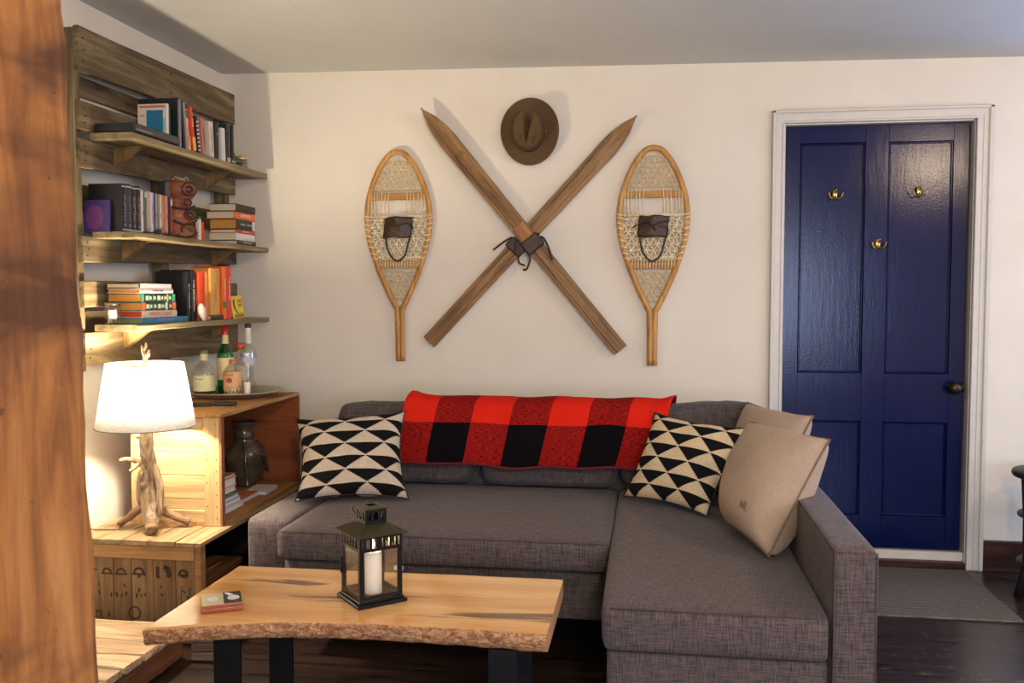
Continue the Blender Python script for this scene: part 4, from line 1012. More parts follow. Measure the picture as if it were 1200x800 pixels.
bm = newbm(); tube(bm, smoothpath([(-.02, .0, .012), (-.06, -.03, .004), (-.12, -.045, .004), (-.18, -.055, .004), (-.245, -.05, .004)], 6), .0028, 7); obj('power_cord', bm, colm(96, 84, 66), LP, True)

# ------------------------------------------------------------------ floor pallet and wood block
FP = thing('floor_pallet', 'low rough wooden pallet on the floor before the stencilled crate', 'pallet', (.28, -1.90, 0))
bm = newbm(); ys_ = [-.50, -.38, -.28, -.20, -.12, -.04, .05, .15, .27, .44]
for i, (a, b) in enumerate(zip(ys_, ys_[1:])): plank(bm, 'x', (-.25, a + .004, .100 + random.uniform(-.004, .002)), (.262 + random.uniform(-.02, .02), b - .004, .122 + random.uniform(-.004, .003)), 12, .004, .004)
obj('deck_boards', bm, M['deck_x'], FP)
for x0 in (-.24, -.02, .190):
    bm = newbm(); plank(bm, 'y', (x0, -.49, .0), (x0 + .065, .43, .0985), 20, .006, .010); obj('beam', bm, M['deck_side'], FP)
o = thing('wood_block', 'small weathered wood block on the floor under the live edge table', 'block', (.622, -1.445, 0), (0, 0, R(8)))
bm = newbm(); plank(bm, 'x', (-.05, -.045, .0), (.05, .045, .030), 6, .002, .004); plank(bm, 'x', (-.048, -.042, .031), (.047, .043, .062), 6, .002, .004); plank(bm, 'x', (-.046, -.044, .063), (.048, .042, .095), 6, .002, .004)
obj('block_boards', bm, W('weathered_block_wood', C(96, 74, 56), C(146, 122, 98), C(170, 148, 124), axis='x'), o)

# ------------------------------------------------------------------ sofa
SF = thing('corner_sofa', 'grey woven corner sofa with a long chaise on the right', 'sofa', (1.65, -.9, 0))
sx, sy = 1.65, -.9
def L(x, y, z): return (x - sx, y - sy, z)
bm = newbm(); seambox(bm, L(.845, -1.405, .335), L(1.990, -.55, .440), .022, .006); obj('seat_cushion', bm, M['sofa'], SF, True)
bm = newbm(); seambox(bm, L(.86, -1.365, .165), L(1.985, -.50, .333), .012, .002); obj('base_drawer', bm, M['sofad'], SF, True)
bm = newbm(); seambox(bm, L(1.996, -2.015, .318), L(2.572, -.55, .440), .024, .007); obj('chaise_cushion', bm, M['sofa'], SF, True)
bm = newbm(); seambox(bm, L(2.008, -1.995, .04), L(2.572, -.50, .316), .014, .002); obj('chaise_base', bm, M['sofa'], SF, True)
bm = newbm(); seambox(bm, L(2.575, -2.005, .03), L(2.685, -.32, .612), .014, .002); obj('armrest', bm, M['sofa'], SF, True)
bm = newbm(); seambox(bm, L(.665, -1.245, .225), L(.842, -.50, .440), .028, .005); obj('armrest', bm, M['sofa'], SF, True)
bm = newbm(); seambox(bm, L(.665, -.50, .12), L(2.574, -.32, .640), .02, .002); obj('back_frame', bm, M['sofad'], SF, True)
bm = newbm(); seambox(bm, L(.665, -.66, .42), L(.745, -.45, .640), .018, .002); obj('back_wing', bm, M['sofad'], SF, True)
def seam(pts): 
    bm = newbm(); tube(bm, [L(*p) for p in pts], .0022, 6); obj('seam_piping', bm, M['pipe'], SF, True)
seam([(.868, -1.400, .434), (1.4, -1.404, .436), (1.972, -1.400, .434)])
seam([(2.02, -2.009, .434), (2.3, -2.013, .436), (2.552, -2.009, .434)])
seam([(2.579, -1.99, .608), (2.579, -1.2, .611), (2.579, -.34, .608)])
seam([(2.579, -2.004, .05), (2.579, -2.004, .605), (2.681, -2.004, .605), (2.681, -2.004, .05)])
bm = newbm(); lohi(bm, L(1.27, -1.412, .322), L(1.300, -1.404, .336)); obj('care_tag', bm, colm(206, 204, 204), SF, label='small white care tag')
for x, y in ((.72, -1.15), (.72, -.4), (2.05, -1.92), (2.62, -1.9), (2.62, -.4)):
    z1 = .17 if y > -1.3 and x < 2 else .045
    bm = newbm(); t = bmesh.new(); lathe(t, [(.018, 0), (.020, .003), (.022, z1 + (.06 if x < 1 else 0))], 16, closed_top=True); merge(bm, t, Matrix.Translation(L(x, y, 0))); obj('leg', bm, M['steel'], SF, True)

GB = 'grey back cushions of the corner sofa'
def back_cushion(x0, x1, lab, seed, top=.775, rx=0, bulge=.088):
    o = thing('back_cushion', lab, 'cushion', ((x0 + x1) / 2, -.560, .4445), (R(-9), 0, 0), GB)
    h = top - .43
    bm = newbm(); puff(bm, (0, .0, h / 2 + .002), ((x1 - x0) / 2 - .002, bulge, h / 2), (7, 2.6, 6), 16, .006, seed=seed)
    for v in bm.verts:   # fuller belly near the bottom, thinner top
        k = max(0, min(1, v.co.z / h)); v.co.y *= 1.12 - .42 * k
        if rx: v.co.z += rx * (v.co.x / ((x1 - x0) / 2)) * k
    c = obj('cushion_body', bm, M['sofad'], o, True)
    return o
back_cushion(.768, 1.408, 'left grey back cushion behind the triangle patterned pillow', 1, .772)
back_cushion(1.412, 1.994, 'middle grey back cushion under the checked blanket', 2, .772)
back_cushion(1.998, 2.570, 'right grey back cushion reaching the sofa corner', 3, .790, .016)

# ------------------------------------------------------------------ throw pillows
def pillow(name, label, corners, T, mat, group=None, pinch=.09, piping=None, sag=.0, seed=0, pw=.52, mark=None):
    """corners TL, TR, BR, BL in the world; thickness T each side"""
    tl, tr, br, bl = [Vector(c) for c in corners]; c = (tl + tr + br + bl) / 4
    nrm = ((tr - bl).cross(tl - br)).normalized()
    if nrm.y > 0: nrm = -nrm
    o = thing(name, label, 'pillow', c, group=group)
    bm = newbm(); uvl = uv_all(bm); N = 26; grid = {}
    def P(u, v, s):
        a, b = 2 * u - 1, 2 * v - 1
        a2 = a * (1 - pinch * (1 - b * b) * abs(a) ** 2); b2 = b * (1 - pinch * (1 - a * a) * abs(b) ** 2)
        uu, vv = (a2 + 1) / 2, (b2 + 1) / 2
        p = (bl * (1 - uu) + br * uu) * (1 - vv) + (tl * (1 - uu) + tr * uu) * vv - c
        th = T * max(0, (1 - abs(a) ** 2.4) * (1 - abs(b) ** 2.4)) ** pw * (1 + sag * (.5 - v))
        nz = noise.noise(p * 7 + Vector((seed, 0, s))) * .012 * min(1, th / T * 2) + noise.noise(p * 18 + Vector((seed, 0, s))) * .004 * min(1, th / T * 2)
        return p + nrm * s * (th + nz * (1 if th > 0 else 0))
    for s in (1, -1):
        for i in range(N + 1):
            for j in range(N + 1):
                edge = i in (0, N) or j in (0, N)
                if s == -1 and edge: grid[(s, i, j)] = grid[(1, i, j)]
                else: grid[(s, i, j)] = bm.verts.new(P(i / N, j / N, s if not edge else 0))
        for i in range(N):
            for j in range(N):
                idx = [(i, j), (i + 1, j), (i + 1, j + 1), (i, j + 1)]
                f = bm.faces.new([grid[(s, a, b)] for a, b in (idx if s == 1 else idx[::-1])]); f.smooth = True
                for lp in f.loops:
                    for (a, b) in idx:
                        if grid[(s, a, b)] is lp.vert: lp[uvl].uv = (a / N, b / N)
    rim = [grid[(1, i, 0)].co.copy() for i in range(N)] + [grid[(1, N, j)].co.copy() for j in range(N)] + [grid[(1, N - i, N)].co.copy() for i in range(N)] + [grid[(1, 0, N - j)].co.copy() for j in range(N)]
    obj('pillow_cover', bm, mat, o, True)
    if mark:
        s_, u0, v0, sz, mm = mark
        tx = text(s_, 1.0, o, mm, Matrix.Identity(4), 'embroidered_letters')
        for v in tx.data.vertices:
            q = P(u0 + v.co.x * sz, v0 + v.co.y * sz, 1); v.co = q + nrm * (.0015 + (0.001 if v.co.z > 0 else 0))
    if piping:
        bm = newbm(); tube(bm, rim, .0038, 7, closed=True); obj('piping', bm, piping, o, True)
    else:
        bm = newbm(); tube(bm, rim, .0035, 6, closed=True); obj('edge_cord', bm, M['triedge'], o, True)
    return o
GP = 'black and cream triangle pillows'
pillow('throw_pillow', 'black and cream triangle patterned pillow at the left end of the sofa', ((.672, -.775, .735), (1.128, -.725, .772), (1.195, -.935, .455), (.775, -1.04, .455)), .078, M['tri'], GP, .13, seed=2)
pillow('throw_pillow', 'black and cream triangle patterned pillow tilted against the right back cushion', ((2.140, -.700, .782), (2.500, -.830, .745), (2.325, -1.050, .455), (2.022, -.800, .462)), .075, M['tri2'], GP, .11, seed=5)
GQ = 'plain beige pillows on the chaise'
pillow('throw_pillow', 'plain beige pillow at the back, leaning in the sofa corner', ((2.515, -.56, .812), (2.720, -.86, .800), (2.56, -1.06, .50), (2.40, -.72, .50)), .085, M['beige'], GQ, .08, M['beigepipe'], seed=8, pw=.45)
pillow('throw_pillow', 'large plain beige pillow in front, resting on chaise and armrest', ((2.475, -1.060, .800), (2.690, -1.330, .785), (2.475, -1.560, .462), (2.375, -1.190, .480)), .120, M['beige'], GQ, .03, M['beigepipe'], sag=.35, seed=11, pw=.42, mark=('NL', .74, .20, .09, M['beigepipe']))

# ------------------------------------------------------------------ blanket
BK = thing('checked_blanket', 'red and black buffalo check wool blanket draped over the sofa back cushions', 'blanket', (1.6, -.5, .45))
bm = newbm(); uvl = uv_all(bm); NU, NV = 84, 34
prof = [(-.385, .58), (-.388, .68), (-.398, .755), (-.430, .797), (-.475, .808), (-.530, .806), (-.580, .788), (-.622, .735), (-.656, .68), (-.676, .63), (-.688, .585), (-.693, .550)]
pp = smoothpath([(0, y, z) for y, z in prof], 4)
def prf(t):
    t = t * (len(pp) - 1); i = min(int(t), len(pp) - 2); return pp[i].lerp(pp[i + 1], t - i)
g = {}
for i in range(NU + 1):
    for j in range(NV + 1):
        u, v = i / NU, j / NV; q = prf(v)
        fr = max(0, (v - .35) / .65)
        x = 1.075 + u * 1.135 + (-.035 * fr + .035) * 1 - .06 * fr * u - .012
        hang = .005 * math.sin(u * 9) * fr + .003 * math.sin(u * 23 + 1) * fr
        zz = q.z + hang  + .010 * noise.noise(Vector((x * 6, v * 3, 1)))
        yy = q.y - .010 * abs(noise.noise(Vector((x * 9, v * 4, 4)))) - .004 * math.sin(x * 31 + v * 3)
        e = min(u, 1 - u); zz += .016 * math.exp(-(e * 30) ** 2) * math.exp(-((v - .38) * 6) ** 2)   # rolled ends on the top
        g[(i, j)] = bm.verts.new((x - 1.6, yy + .5, zz - .45))
for i in range(NU):
    for j in range(NV):
        idx = [(i, j), (i + 1, j), (i + 1, j + 1), (i, j + 1)]; f = bm.faces.new([g[k] for k in idx]); f.smooth = True
        for lp, (a, b) in zip(f.loops, idx):
            w = b / NV; vv = (w - .36) / (.64) * .68       # two rows of checks on the visible front
            lp[uvl].uv = (a / NU, vv + (0 if vv >= 0 else 2))
hem = [g[(i, NV)].co.copy() for i in range(NU + 1)]; lend = [g[(0, j)].co.copy() for j in range(NV + 1)]; rend = [g[(NU, j)].co.copy() for j in range(NV + 1)]
seamrow = [g[(i, int(NV * .66))].co.copy() + Vector((0, -.004, 0)) for i in range(NU + 1)]
o = obj('blanket_cloth', bm, M['plaid'], BK, True)
md = o.modifiers.new('thick', 'SOLIDIFY'); md.thickness = .010; md.offset = 0
bm = newbm(); tube(bm, [p + Vector((0, -.006, .0)) for p in hem[::2]], .0055, 6, jit=.3); obj('hem', bm, M['plaidhem'], BK, True)

# ------------------------------------------------------------------ coffee table
CT = thing('coffee_table', 'live edge pine slab coffee table with bark front on black steel legs', 'table', (1.40, -2.07, 0))
bm = newbm(); N = 130; K = 8
yf_k = [(.925, -2.368), (.97, -2.352), (1.07, -2.312), (1.225, -2.268), (1.416, -2.248), (1.586, -2.244), (1.75, -2.248), (1.882, -2.254)]
def lerpk(ks, x):
    for (a, b), (c, d_) in zip(ks, ks[1:]):
        if x <= c: return b + (d_ - b) * (x - a) / (c - a)
    return ks[-1][1]
top, back, front, botm = [], [], [], []
rows = []
for i in range(N + 1):
    x = .922 + (1.880 - .922) * i / N; yf = lerpk(yf_k, min(x, 1.882)) + .003 * noise.noise(Vector((x * 14, 0, 3)))
    yb = -1.845 + .010 * (x - .92) + .004 * noise.noise(Vector((x * 6, 5, 0)))
    tk = .040 + .009 * (x - .92)
    row = [(x, yb, .450)] + [(x, yb + (yf - yb) * q, .450) for q in (.25, .5, .75, .97)] + [(x, yf, .4485)]
    for k in range(1, K):
        t_ = k / K; bul = -.006 * math.sin(t_ * PI) + .012 * t_
        nn = .006 * noise.noise(Vector((x * 45, t_ * 4, 7))) + .003 * noise.noise(Vector((x * 110, t_ * 9, 3)))
        row.append((x, yf + bul + nn, .4485 - tk * t_))
    row += [(x, yf + .014 + .004 * noise.noise(Vector((x * 30, 9, 1))), .4485 - tk + .002 * noise.noise(Vector((x * 20, 2, 1)))), (x, yb, .4485 - tk)]
    rows.append([bm.verts.new((a - 1.40, b + 2.07, c)) for a, b, c in row])
m_ = len(rows[0])
for i in range(N):
    for k in range(m_):
        f = bm.faces.new((rows[i][k], rows[i][(k + 1) % m_], rows[i + 1][(k + 1) % m_], rows[i + 1][k]))
        if 5 <= k < 5 + K: f.material_index = 1; f.smooth = True
for r_ in (rows[0][::-1], rows[-1]): bm.faces.new(r_).material_index = 2
obj('tabletop', bm, [M['slab'], M['bark'], M['endg']], CT)
for x in (-.32, .375):
    for y in (-.185, .150 if x < 0 else .10):
        bm = newbm(); lohi(bm, (x - .035, y - .006, .008), (x + .035, y + .006, .405), .0015); obj('leg', bm, M['steel'], CT)
    bm = newbm(); lohi(bm, (x - .035, -.20, 0), (x + .035, .18, .008), .0015); obj('foot_bar', bm, M['steel'], CT)
    bm = newbm(); lohi(bm, (x - .035, -.16, .3965), (x + .035, .17, .405), .0015); obj('top_plate', bm, M['steel'], CT)

# ------------------------------------------------------------------ coasters
GCs = 'stack of coasters on the coffee table'
for k, lab in enumerate(('lower square cork coaster in the stack on the coffee table', 'top square coaster with a dark picture on the coffee table stack')):
    o = thing('coaster', lab, 'coaster', (1.033, -2.185, .4508 + k * .0105), (0, 0, R(27 + k)), GCs)
    bm = newbm(); lohi(bm, (-.050, -.048, 0), (.050, .048, .0095), .003, seg=2); obj('cork_base', bm, colm(150, 70, 38, .6), o)
    bm = newbm(); lohi(bm, (-.049, -.047, .0095), (.049, .047, .0103), .0003); obj('picture_sheet', bm, colm(206, 198, 170, .3) if k == 0 else colm(206, 196, 160, .25), o)
    if k:
        bm = newbm(); lohi(bm, (.004, -.046, .0103), (.048, .046, .0107)); obj('dark_picture', bm, colm(50, 52, 58, .25), o)
        bm = newbm()
        t = bmesh.new(); bmesh.ops.create_circle(t, cap_ends=True, radius=.015, segments=20); merge(bm, t, Matrix.Translation((.028, -.004, .0110)) @ Matrix.Diagonal((1, 1.3, 1, 1)))
        t = bmesh.new(); bmesh.ops.create_circle(t, cap_ends=True, radius=.007, segments=16); merge(bm, t, Matrix.Translation((.022, .022, .0110)))
        tube(bm, [(.010, .034, .0110), (.022, .024, .0110)], .003, 4)
        t = bmesh.new(); bmesh.ops.create_circle(t, cap_ends=True, radius=.014, segments=20); merge(bm, t, Matrix.Translation((-.022, .0, .0107)) @ Matrix.Diagonal((1, 1.4, 1, 1)))
        obj('white_figure', bm, colm(224, 224, 226, .3), o)

# ------------------------------------------------------------------ lantern
LN = thing('metal_lantern', 'black metal candle lantern with glass panes on the coffee table', 'lantern', (1.396, -2.070, .4505), (0, 0, R(-48)))
hw = .070
bm = newbm(); lohi(bm, (-hw, -hw, 0), (hw, hw, .010), .002); lohi(bm, (-hw + .007, -hw + .007, .010), (hw - .007, hw - .007, .016), .0015); obj('base_plate', bm, M['lantern'], LN)
b = .056
for ix in (-1, 1):
    for iy in (-1, 1):
        bm = newbm(); lohi(bm, (ix * b - .004, iy * b - .004, .016), (ix * b + .004, iy * b + .004, .182), .0008); obj('corner_post', bm, M['lantern'], LN)
for s in range(4):
    rt = Matrix.Rotation(s * PI / 2, 4, 'Z')
    t = bmesh.new()
    lohi(t, (-b, -b - .003, .018), (b, -b + .003, .028)); lohi(t, (-b, -b - .003, .142), (b, -b + .003, .150)); lohi(t, (-b, -b - .003, .174), (b, -b + .003, .182))
    for k in range(6): xx = -b + .012 + k * (2 * b - .024) / 5; lohi(t, (xx - .0032, -b - .0025, .150), (xx + .0032, -b + .0015, .174))
    lohi(t, (-b + .004, -b - .003, .028), (-b + .009, -b + .002, .142)); lohi(t, (b - .009, -b - .003, .028), (b - .004, -b + .002, .142))
    bm = newbm(); merge(bm, t, rt); obj('side_frame', bm, M['lantern'], LN)
    t = bmesh.new(); lohi(t, (-b + .009, -b - .0008, .028), (b - .009, -b + .0008, .142)); bm = newbm(); merge(bm, t, rt); obj('glass_pane', bm, M['pane'], LN)
def frustum(bm, h0, h1, z0, z1, th=.0012):
    a = [bm.verts.new((x * h0, y * h0, z0)) for x, y in ((-1, -1), (1, -1), (1, 1), (-1, 1))]; c_ = [bm.verts.new((x * h1, y * h1, z1)) for x, y in ((-1, -1), (1, -1), (1, 1), (-1, 1))]
    a2 = [bm.verts.new((v.co.x, v.co.y, v.co.z - .002)) for v in a]
    for k in range(4):
        bm.faces.new((a[k], a[(k + 1) % 4], c_[(k + 1) % 4], c_[k])); bm.faces.new((a2[k], a2[(k + 1) % 4], a[(k + 1) % 4], a[k]))
        bm.faces.new((a2[k], a2[(k + 1) % 4], c_[(k + 1) % 4], c_[k]))
bm = newbm(); frustum(bm, .072, .034, .184, .204); lohi(bm, (-.034, -.034, .2025), (.034, .034, .2045)); obj('roof', bm, M['lroof'], LN)
for s in range(4):
    rt = Matrix.Rotation(s * PI / 2, 4, 'Z'); t = bmesh.new(); q = .029
    lohi(t, (-q, -q - .001, .2046), (q, -q + .001, .214)); lohi(t, (-q, -q - .001, .236), (q, -q + .001, .242))
    for xx in (-q + .003, -q / 3 - .0005, q / 3 + .0005, q - .003): lohi(t, (xx - .004, -q - .001, .214), (xx + .004, -q + .001, .236))
    bm = newbm(); merge(bm, t, rt); obj('chimney_side', bm, M['lantern'], LN)
bm = newbm(); lohi(bm, (-.033, -.033, .2422), (.033, .033, .2442), .0006); frustum(bm, .033, .012, .2462, .2500); obj('chimney_cap', bm, M['lroof'], LN)
bm = newbm(); tube(bm, smoothpath([(-.030, -.018, .232), (-.052, -.026, .240), (-.066, -.020, .222), (-.058, .004, .210), (-.040, .016, .214), (-.030, .018, .232)], 6), .0015, 6); obj('carry_ring', bm, M['lantern'], LN, True)
bm = newbm(); lohi(bm, (-b - .006, -b - .006, .080), (-b + .006, -b - .002, .096), .001); tube(bm, [(-b, -b - .006, .066), (-b, -b - .006, .110)], .002, 6); obj('door_latch', bm, M['lantern'], LN)
CD = thing('pillar_candle', 'lit white pillar candle standing inside the black lantern', 'candle', (1.400, -2.072, .4670))
bm = newbm(); lathe(bm, [(.022, 0), (.0235, .002), (.0235, .108), (.022, .112), (.014, .108), (.001, .106)], 32); obj('wax', bm, M['wax'], CD, True)
bm = newbm(); tube(bm, smoothpath([(0, 0, .105), (.0005, 0, .114), (.002, 0, .122)], 4), .0010, 6); obj('wick', bm, colm(30, 22, 18), CD)
bm = newbm(); lathe(bm, [(.0005, .117), (.0035, .121), (.0048, .127), (.0038, .134), (.0015, .143), (.0002, .149)], 14, closed_top=True); obj('flame', bm, M['flame'], CD, True)

# ------------------------------------------------------------------ snowshoes
def snowshoe(label, loc, tilt, seed):
    o = thing('snowshoe', label, 'snowshoe', loc, (0, R(tilt), 0), 'pair of snowshoes hung on the wall')
    rnd = random.Random(seed)
    W_ = [(0, .010), (.235, .012), (.27, .022), (.34, .056), (.45, .103), (.57, .141), (.66, .155), (.72, .156), (.79, .146), (.87, .121), (.94, .088), (.985, .055), (1.008, .028), (1.014, .0)]
    def w(z):
        for (a, b_), (c, d_) in zip(W_, W_[1:]):
            if z <= c: return b_ + (d_ - b_) * (z - a) / (c - a)
        return 0
    right = smoothpath([(b_, -.020, a) for a, b_ in W_], 6)
    left = [Vector((-p.x, p.y, p.z)) for p in right]
    bm = newbm(); tube(bm, right + left[::-1][1:], .0135, 8, flat=.65, up=(0, 1, 0)); obj('frame', bm, M['ash'], o, True)
    bm = newbm()
    for z in (.47, .80):
        bm = newbm(); hw_ = w(z) - .004; box(bm, (0, -.018, z), (2 * hw_, .009, .034), .003)
        obj('crossbar', bm, bpy.data.materials['crossbar_ash_%d' % seed] if 'crossbar_ash_%d' % seed in bpy.data.materials else wood('crossbar_ash_%d' % seed, C(176, 118, 50), C(204, 148, 74), C(220, 168, 96), axis='x', bump=.1), o)
    def clip(z0, z1, ang, sp, m_, rad, bm, jit=.003, off=-.018):
        d_ = Vector((math.cos(ang), 0, math.sin(ang))); nn = Vector((-d_.z, 0, d_.x)); cc = Vector((0, 0, (z0 + z1) / 2))
        k = -60
        while k < 60:
            base = cc + nn * (k * sp); run = []; k += 1
            for q in range(-60, 61):
                p = base + d_ * (q * .012)
                if z0 <= p.z <= z1 and abs(p.x) < w(p.z) - m_:
                    run.append(Vector((p.x + rnd.uniform(-jit, jit), off + rnd.uniform(-.0015, .0015), p.z + rnd.uniform(-jit, jit))))
                elif run:
                    if len(run) > 1: tube(bm, run, rad, 4, cap=False)
                    run = []
            if len(run) > 1: tube(bm, run, rad, 4, cap=False)
    bm = newbm()
    for a in (0, PI / 3, -PI / 3): clip(.822, .985, a, .0235, .008, .0024, bm, .0028)
    gut = bpy.data.materials['aged_gut_webbing'] if 'aged_gut_webbing' in bpy.data.materials else plain('aged_gut_webbing', C(216, 190, 136), .6, var=.3, scale=70)
    obj('fine_webbing', bm, gut, o); bm = newbm()
    for a in (0, PI / 3, -PI / 3): clip(.285, .452, a, .022, .008, .0022, bm, .004)
    obj('fine_webbing', bm, gut, o)
    bm = newbm()
    for a in (0, PI / 3, -PI / 3): clip(.492, .700, a, .029, .003, .0042, bm, .0035)
    for z in (.706, .700, .496, .503): tube(bm, [(-w(z), -.020, z), (0, -.023, z + rnd.uniform(-.003, .003)), (w(z), -.020, z)], .003, 5)
    for s in (-1, 1):
        for xx in (.045, .062, .078, .100, .116, .13):
            if xx < w(.80) - .004: tube(bm, [(s * xx, -.024, .822), (s * (xx + .003), -.025, .76), (s * (xx + .002), -.020, .69)], .0024, 5)
        # lattice filling the outer corners left and right of the toe hole
        for (x0, z0_, x1, z1_) in ((.10, .70, .150, .74), (.09, .69, .145, .715), (.12, .70, .13, .76)): tube(bm, [(s * x0, -.018, z0_), (s * x1, -.018, z1_)], .002, 5)
    for xx in range(-7, 8): tube(bm, [(xx * .014, -.024, .452), (xx * .014 + .002, -.025, .498)], .0024, 5)
    obj('thick_lacing', bm, M['raw'], o)
    bm = newbm()
    for s in (-1, 1):
        for z in (.50, .525, .555, .585, .61, .64, .665, .69, .705):
            x = s * w(z); sl = .012
            tube(bm, [(x - s * .016, -.016, z - .004), (x - s * .008, -.0315, z - .002), (x + s * .008, -.0325, z + .002), (x + s * .0135, -.020, z + .004)], .0042, 5)
    obj('frame_wrapping', bm, M['raw'], o)
    bm = newbm()   # leather binding: folded toe flap
    t = bmesh.new(); bmesh.ops.create_grid(t, x_segments=14, y_segments=10, size=.5)
    for v in t.verts:
        x, y = v.co.x, v.co.y; bend = math.sin((x + .5) * PI)
        v.co = Vector((x * .138 + .01 * y, -.028 - .024 * bend - .008 * noise.noise(Vector((x * 5, y * 5, seed))), .652 + y * .100 + .010 * noise.noise(Vector((x * 3, seed, 1))) - .012 * abs(x)))
    for f in t.faces: f.smooth = True
    merge(bm, t)
    fl = obj('binding_flap', bm, M['leather'], o, True); md = fl.modifiers.new('t', 'SOLIDIFY'); md.thickness = .004
    bm = newbm()
    tube(bm, smoothpath([(-.058, -.034, .66), (-.030, -.060, .668), (0, -.064, .655), (.03, -.060, .665), (.062, -.034, .672)], 5), .005, 6, flat=.35, up=(0, -1, 0))
    tube(bm, smoothpath([(-.03, -.062, .69), (-.01, -.066, .66), (.012, -.062, .630)], 5), .005, 6)
    tube(bm, smoothpath([(-.050, -.03, .665), (-.080, -.034, .655), (-.092, -.03, .645)] if seed == 2 else [(.050, -.03, .665), (.072, -.040, .658), (.078, -.036, .64)], 5), .006, 6, flat=.5)
    obj('binding_lace', bm, M['leather2'], o, True)
    bm = newbm(); s = 1 if seed == 2 else 1
    tube(bm, smoothpath([(-.062, -.030, .640), (-.058, -.034, .58), (-.044, -.036, .525), (-.005, -.038, .488), (.034, -.037, .515), (.052, -.036, .575), (.066, -.034, .625), (.058, -.032, .690)], 6), .0052, 6, flat=.35, up=(0, -1, 0))
    obj('heel_strap', bm, M['leather2'], o, True)
    return o
snowshoe('left wooden snowshoe with dark leather binding hung beside the crossed skis', (.916, -.006, .925), -.6, 1)
snowshoe('right wooden snowshoe with dark leather binding hung nearer the blue door', (2.132, -.006, .917), 0.0, 2)

# ------------------------------------------------------------------ skis
def ski(label, pa, pb, y, seed, wid=.088):
    """pa = tip, pb = tail in the wall plane (x, z)"""
    a, b_ = Vector((pa[0], 0, pa[1])), Vector((pb[0], 0, pb[1])); ln = (a - b_).length; dirv = (a - b_).normalized()
    ang = math.atan2(dirv.x, dirv.z)
    o = thing('wooden_ski', label, 'ski', (pb[0], y, pb[1]), (0, ang, 0), 'crossed wooden skis on the wall')
    bm = newbm(); prof_ = [(0, .40), (.004, .42), (.25, .43), (.55, .45), (.80, .50), (.865, .52), (.91, .47), (.95, .33), (.98, .14), (.992, .045), (1.0, .05)]
    rings = []
    n_ = 60
    zs_ = sorted(set([i / n_ for i in range(n_ + 1)] + [p for p, _ in prof_]))
    for t_ in zs_:
        for (p, q), (r_, s_) in zip(prof_, prof_[1:]):
            if t_ <= r_: wv = q + (s_ - q) * (t_ - p) / (r_ - p); break
        wv *= wid; wv *= 1 + .02 * noise.noise(Vector((t_ * 30, seed, 0)))
        th = .013 if t_ < .86 else .013 - .006 * (t_ - .86) / .14
        cur = -.035 * max(0, (t_ - .86) / .14) ** 1.6
        ring = [(-wv, 0), (wv, 0), (wv, -th), (wv * .55, -th - .0005), (wv * .42, -th - .006), (-wv * .42, -th - .006), (-wv * .55, -th - .0005), (-wv, -th)]
        if t_ > .80: ring = [(x, yv if yv > -th - .003 else -th - .001) for x, yv in ring]
        rings.append([bm.verts.new((x, yv + cur, t_ * ln)) for x, yv in ring])
    for i in range(len(rings) - 1):
        for k in range(8): bm.faces.new((rings[i][k], rings[i][(k + 1) % 8], rings[i + 1][(k + 1) % 8], rings[i + 1][k]))
    bm.faces.new(rings[0][::-1]); bm.faces.new(rings[-1]); obj('ski_board', bm, M['ski'], o)
    return o, ln
oa, ln = ski('old wooden ski with its tip at the upper right, lying behind the other ski', (2.052, 2.075), (1.056, 1.018), -.010, 1, .086)
bm = newbm(); z = ln * .434
t = bmesh.new(); lohi(t, (-.045, -.040, z - .030), (.045, -.014, z + .028), .006); merge(bm, t); obj('binding_block', bm, M['leather'], oa)
bm = newbm(); tube(bm, smoothpath([(.02, -.044, z - .03), (.0, -.050, z), (-.02, -.044, z + .02)], 5), .008, 6, flat=.4); tube(bm, smoothpath([(-.045, -.03, z + .02), (-.058, -.036, z - .02), (-.070, -.030, z - .085)], 5), .009, 6, flat=.5)
tube(bm, smoothpath([(.042, -.03, z - .03), (.066, -.034, z - .045), (.092, -.030, z - .035)], 5), .009, 6, flat=.5); obj('binding_strap', bm, M['leather2'], oa, True)
ob, ln = ski('old wooden ski with its tip at the upper left, crossing over the other ski', (1.036, 2.135), (1.985, .988), -.034, 2, .088)
bm = newbm(); z = ln * .440
lohi(bm, (-.048, -.046, z - .040), (.048, -.014, z + .030), .007); obj('binding_block', bm, M['leather'], ob)
bm = newbm(); t = bmesh.new(); lohi(t, (-.03, -.022, z + .028), (.03, -.0155, z + .11), .002); merge(bm, t); obj('foot_plate', bm, M['ski_base'], ob)
bm = newbm(); tube(bm, smoothpath([(.052, -.03, z - .005), (.056, -.036, z - .03), (.04, -.030, z - .085), (.022, -.022, z - .12)], 5), .011, 6, flat=.5)
tube(bm, smoothpath([(-.045, -.03, z - .03), (-.056, -.034, z - .055), (-.096, -.03, z - .078), (-.112, -.028, z - .07)], 5), .010, 6, flat=.5); obj('binding_strap', bm, M['leather2'], ob, True)
bm = newbm(); t = bmesh.new(); bmesh.ops.create_uvsphere(t, u_segments=10, v_segments=6, radius=.007); merge(bm, t, Matrix.Translation((.05, -.036, z + .012))); obj('rivet', bm, M['bronze'], ob, True)

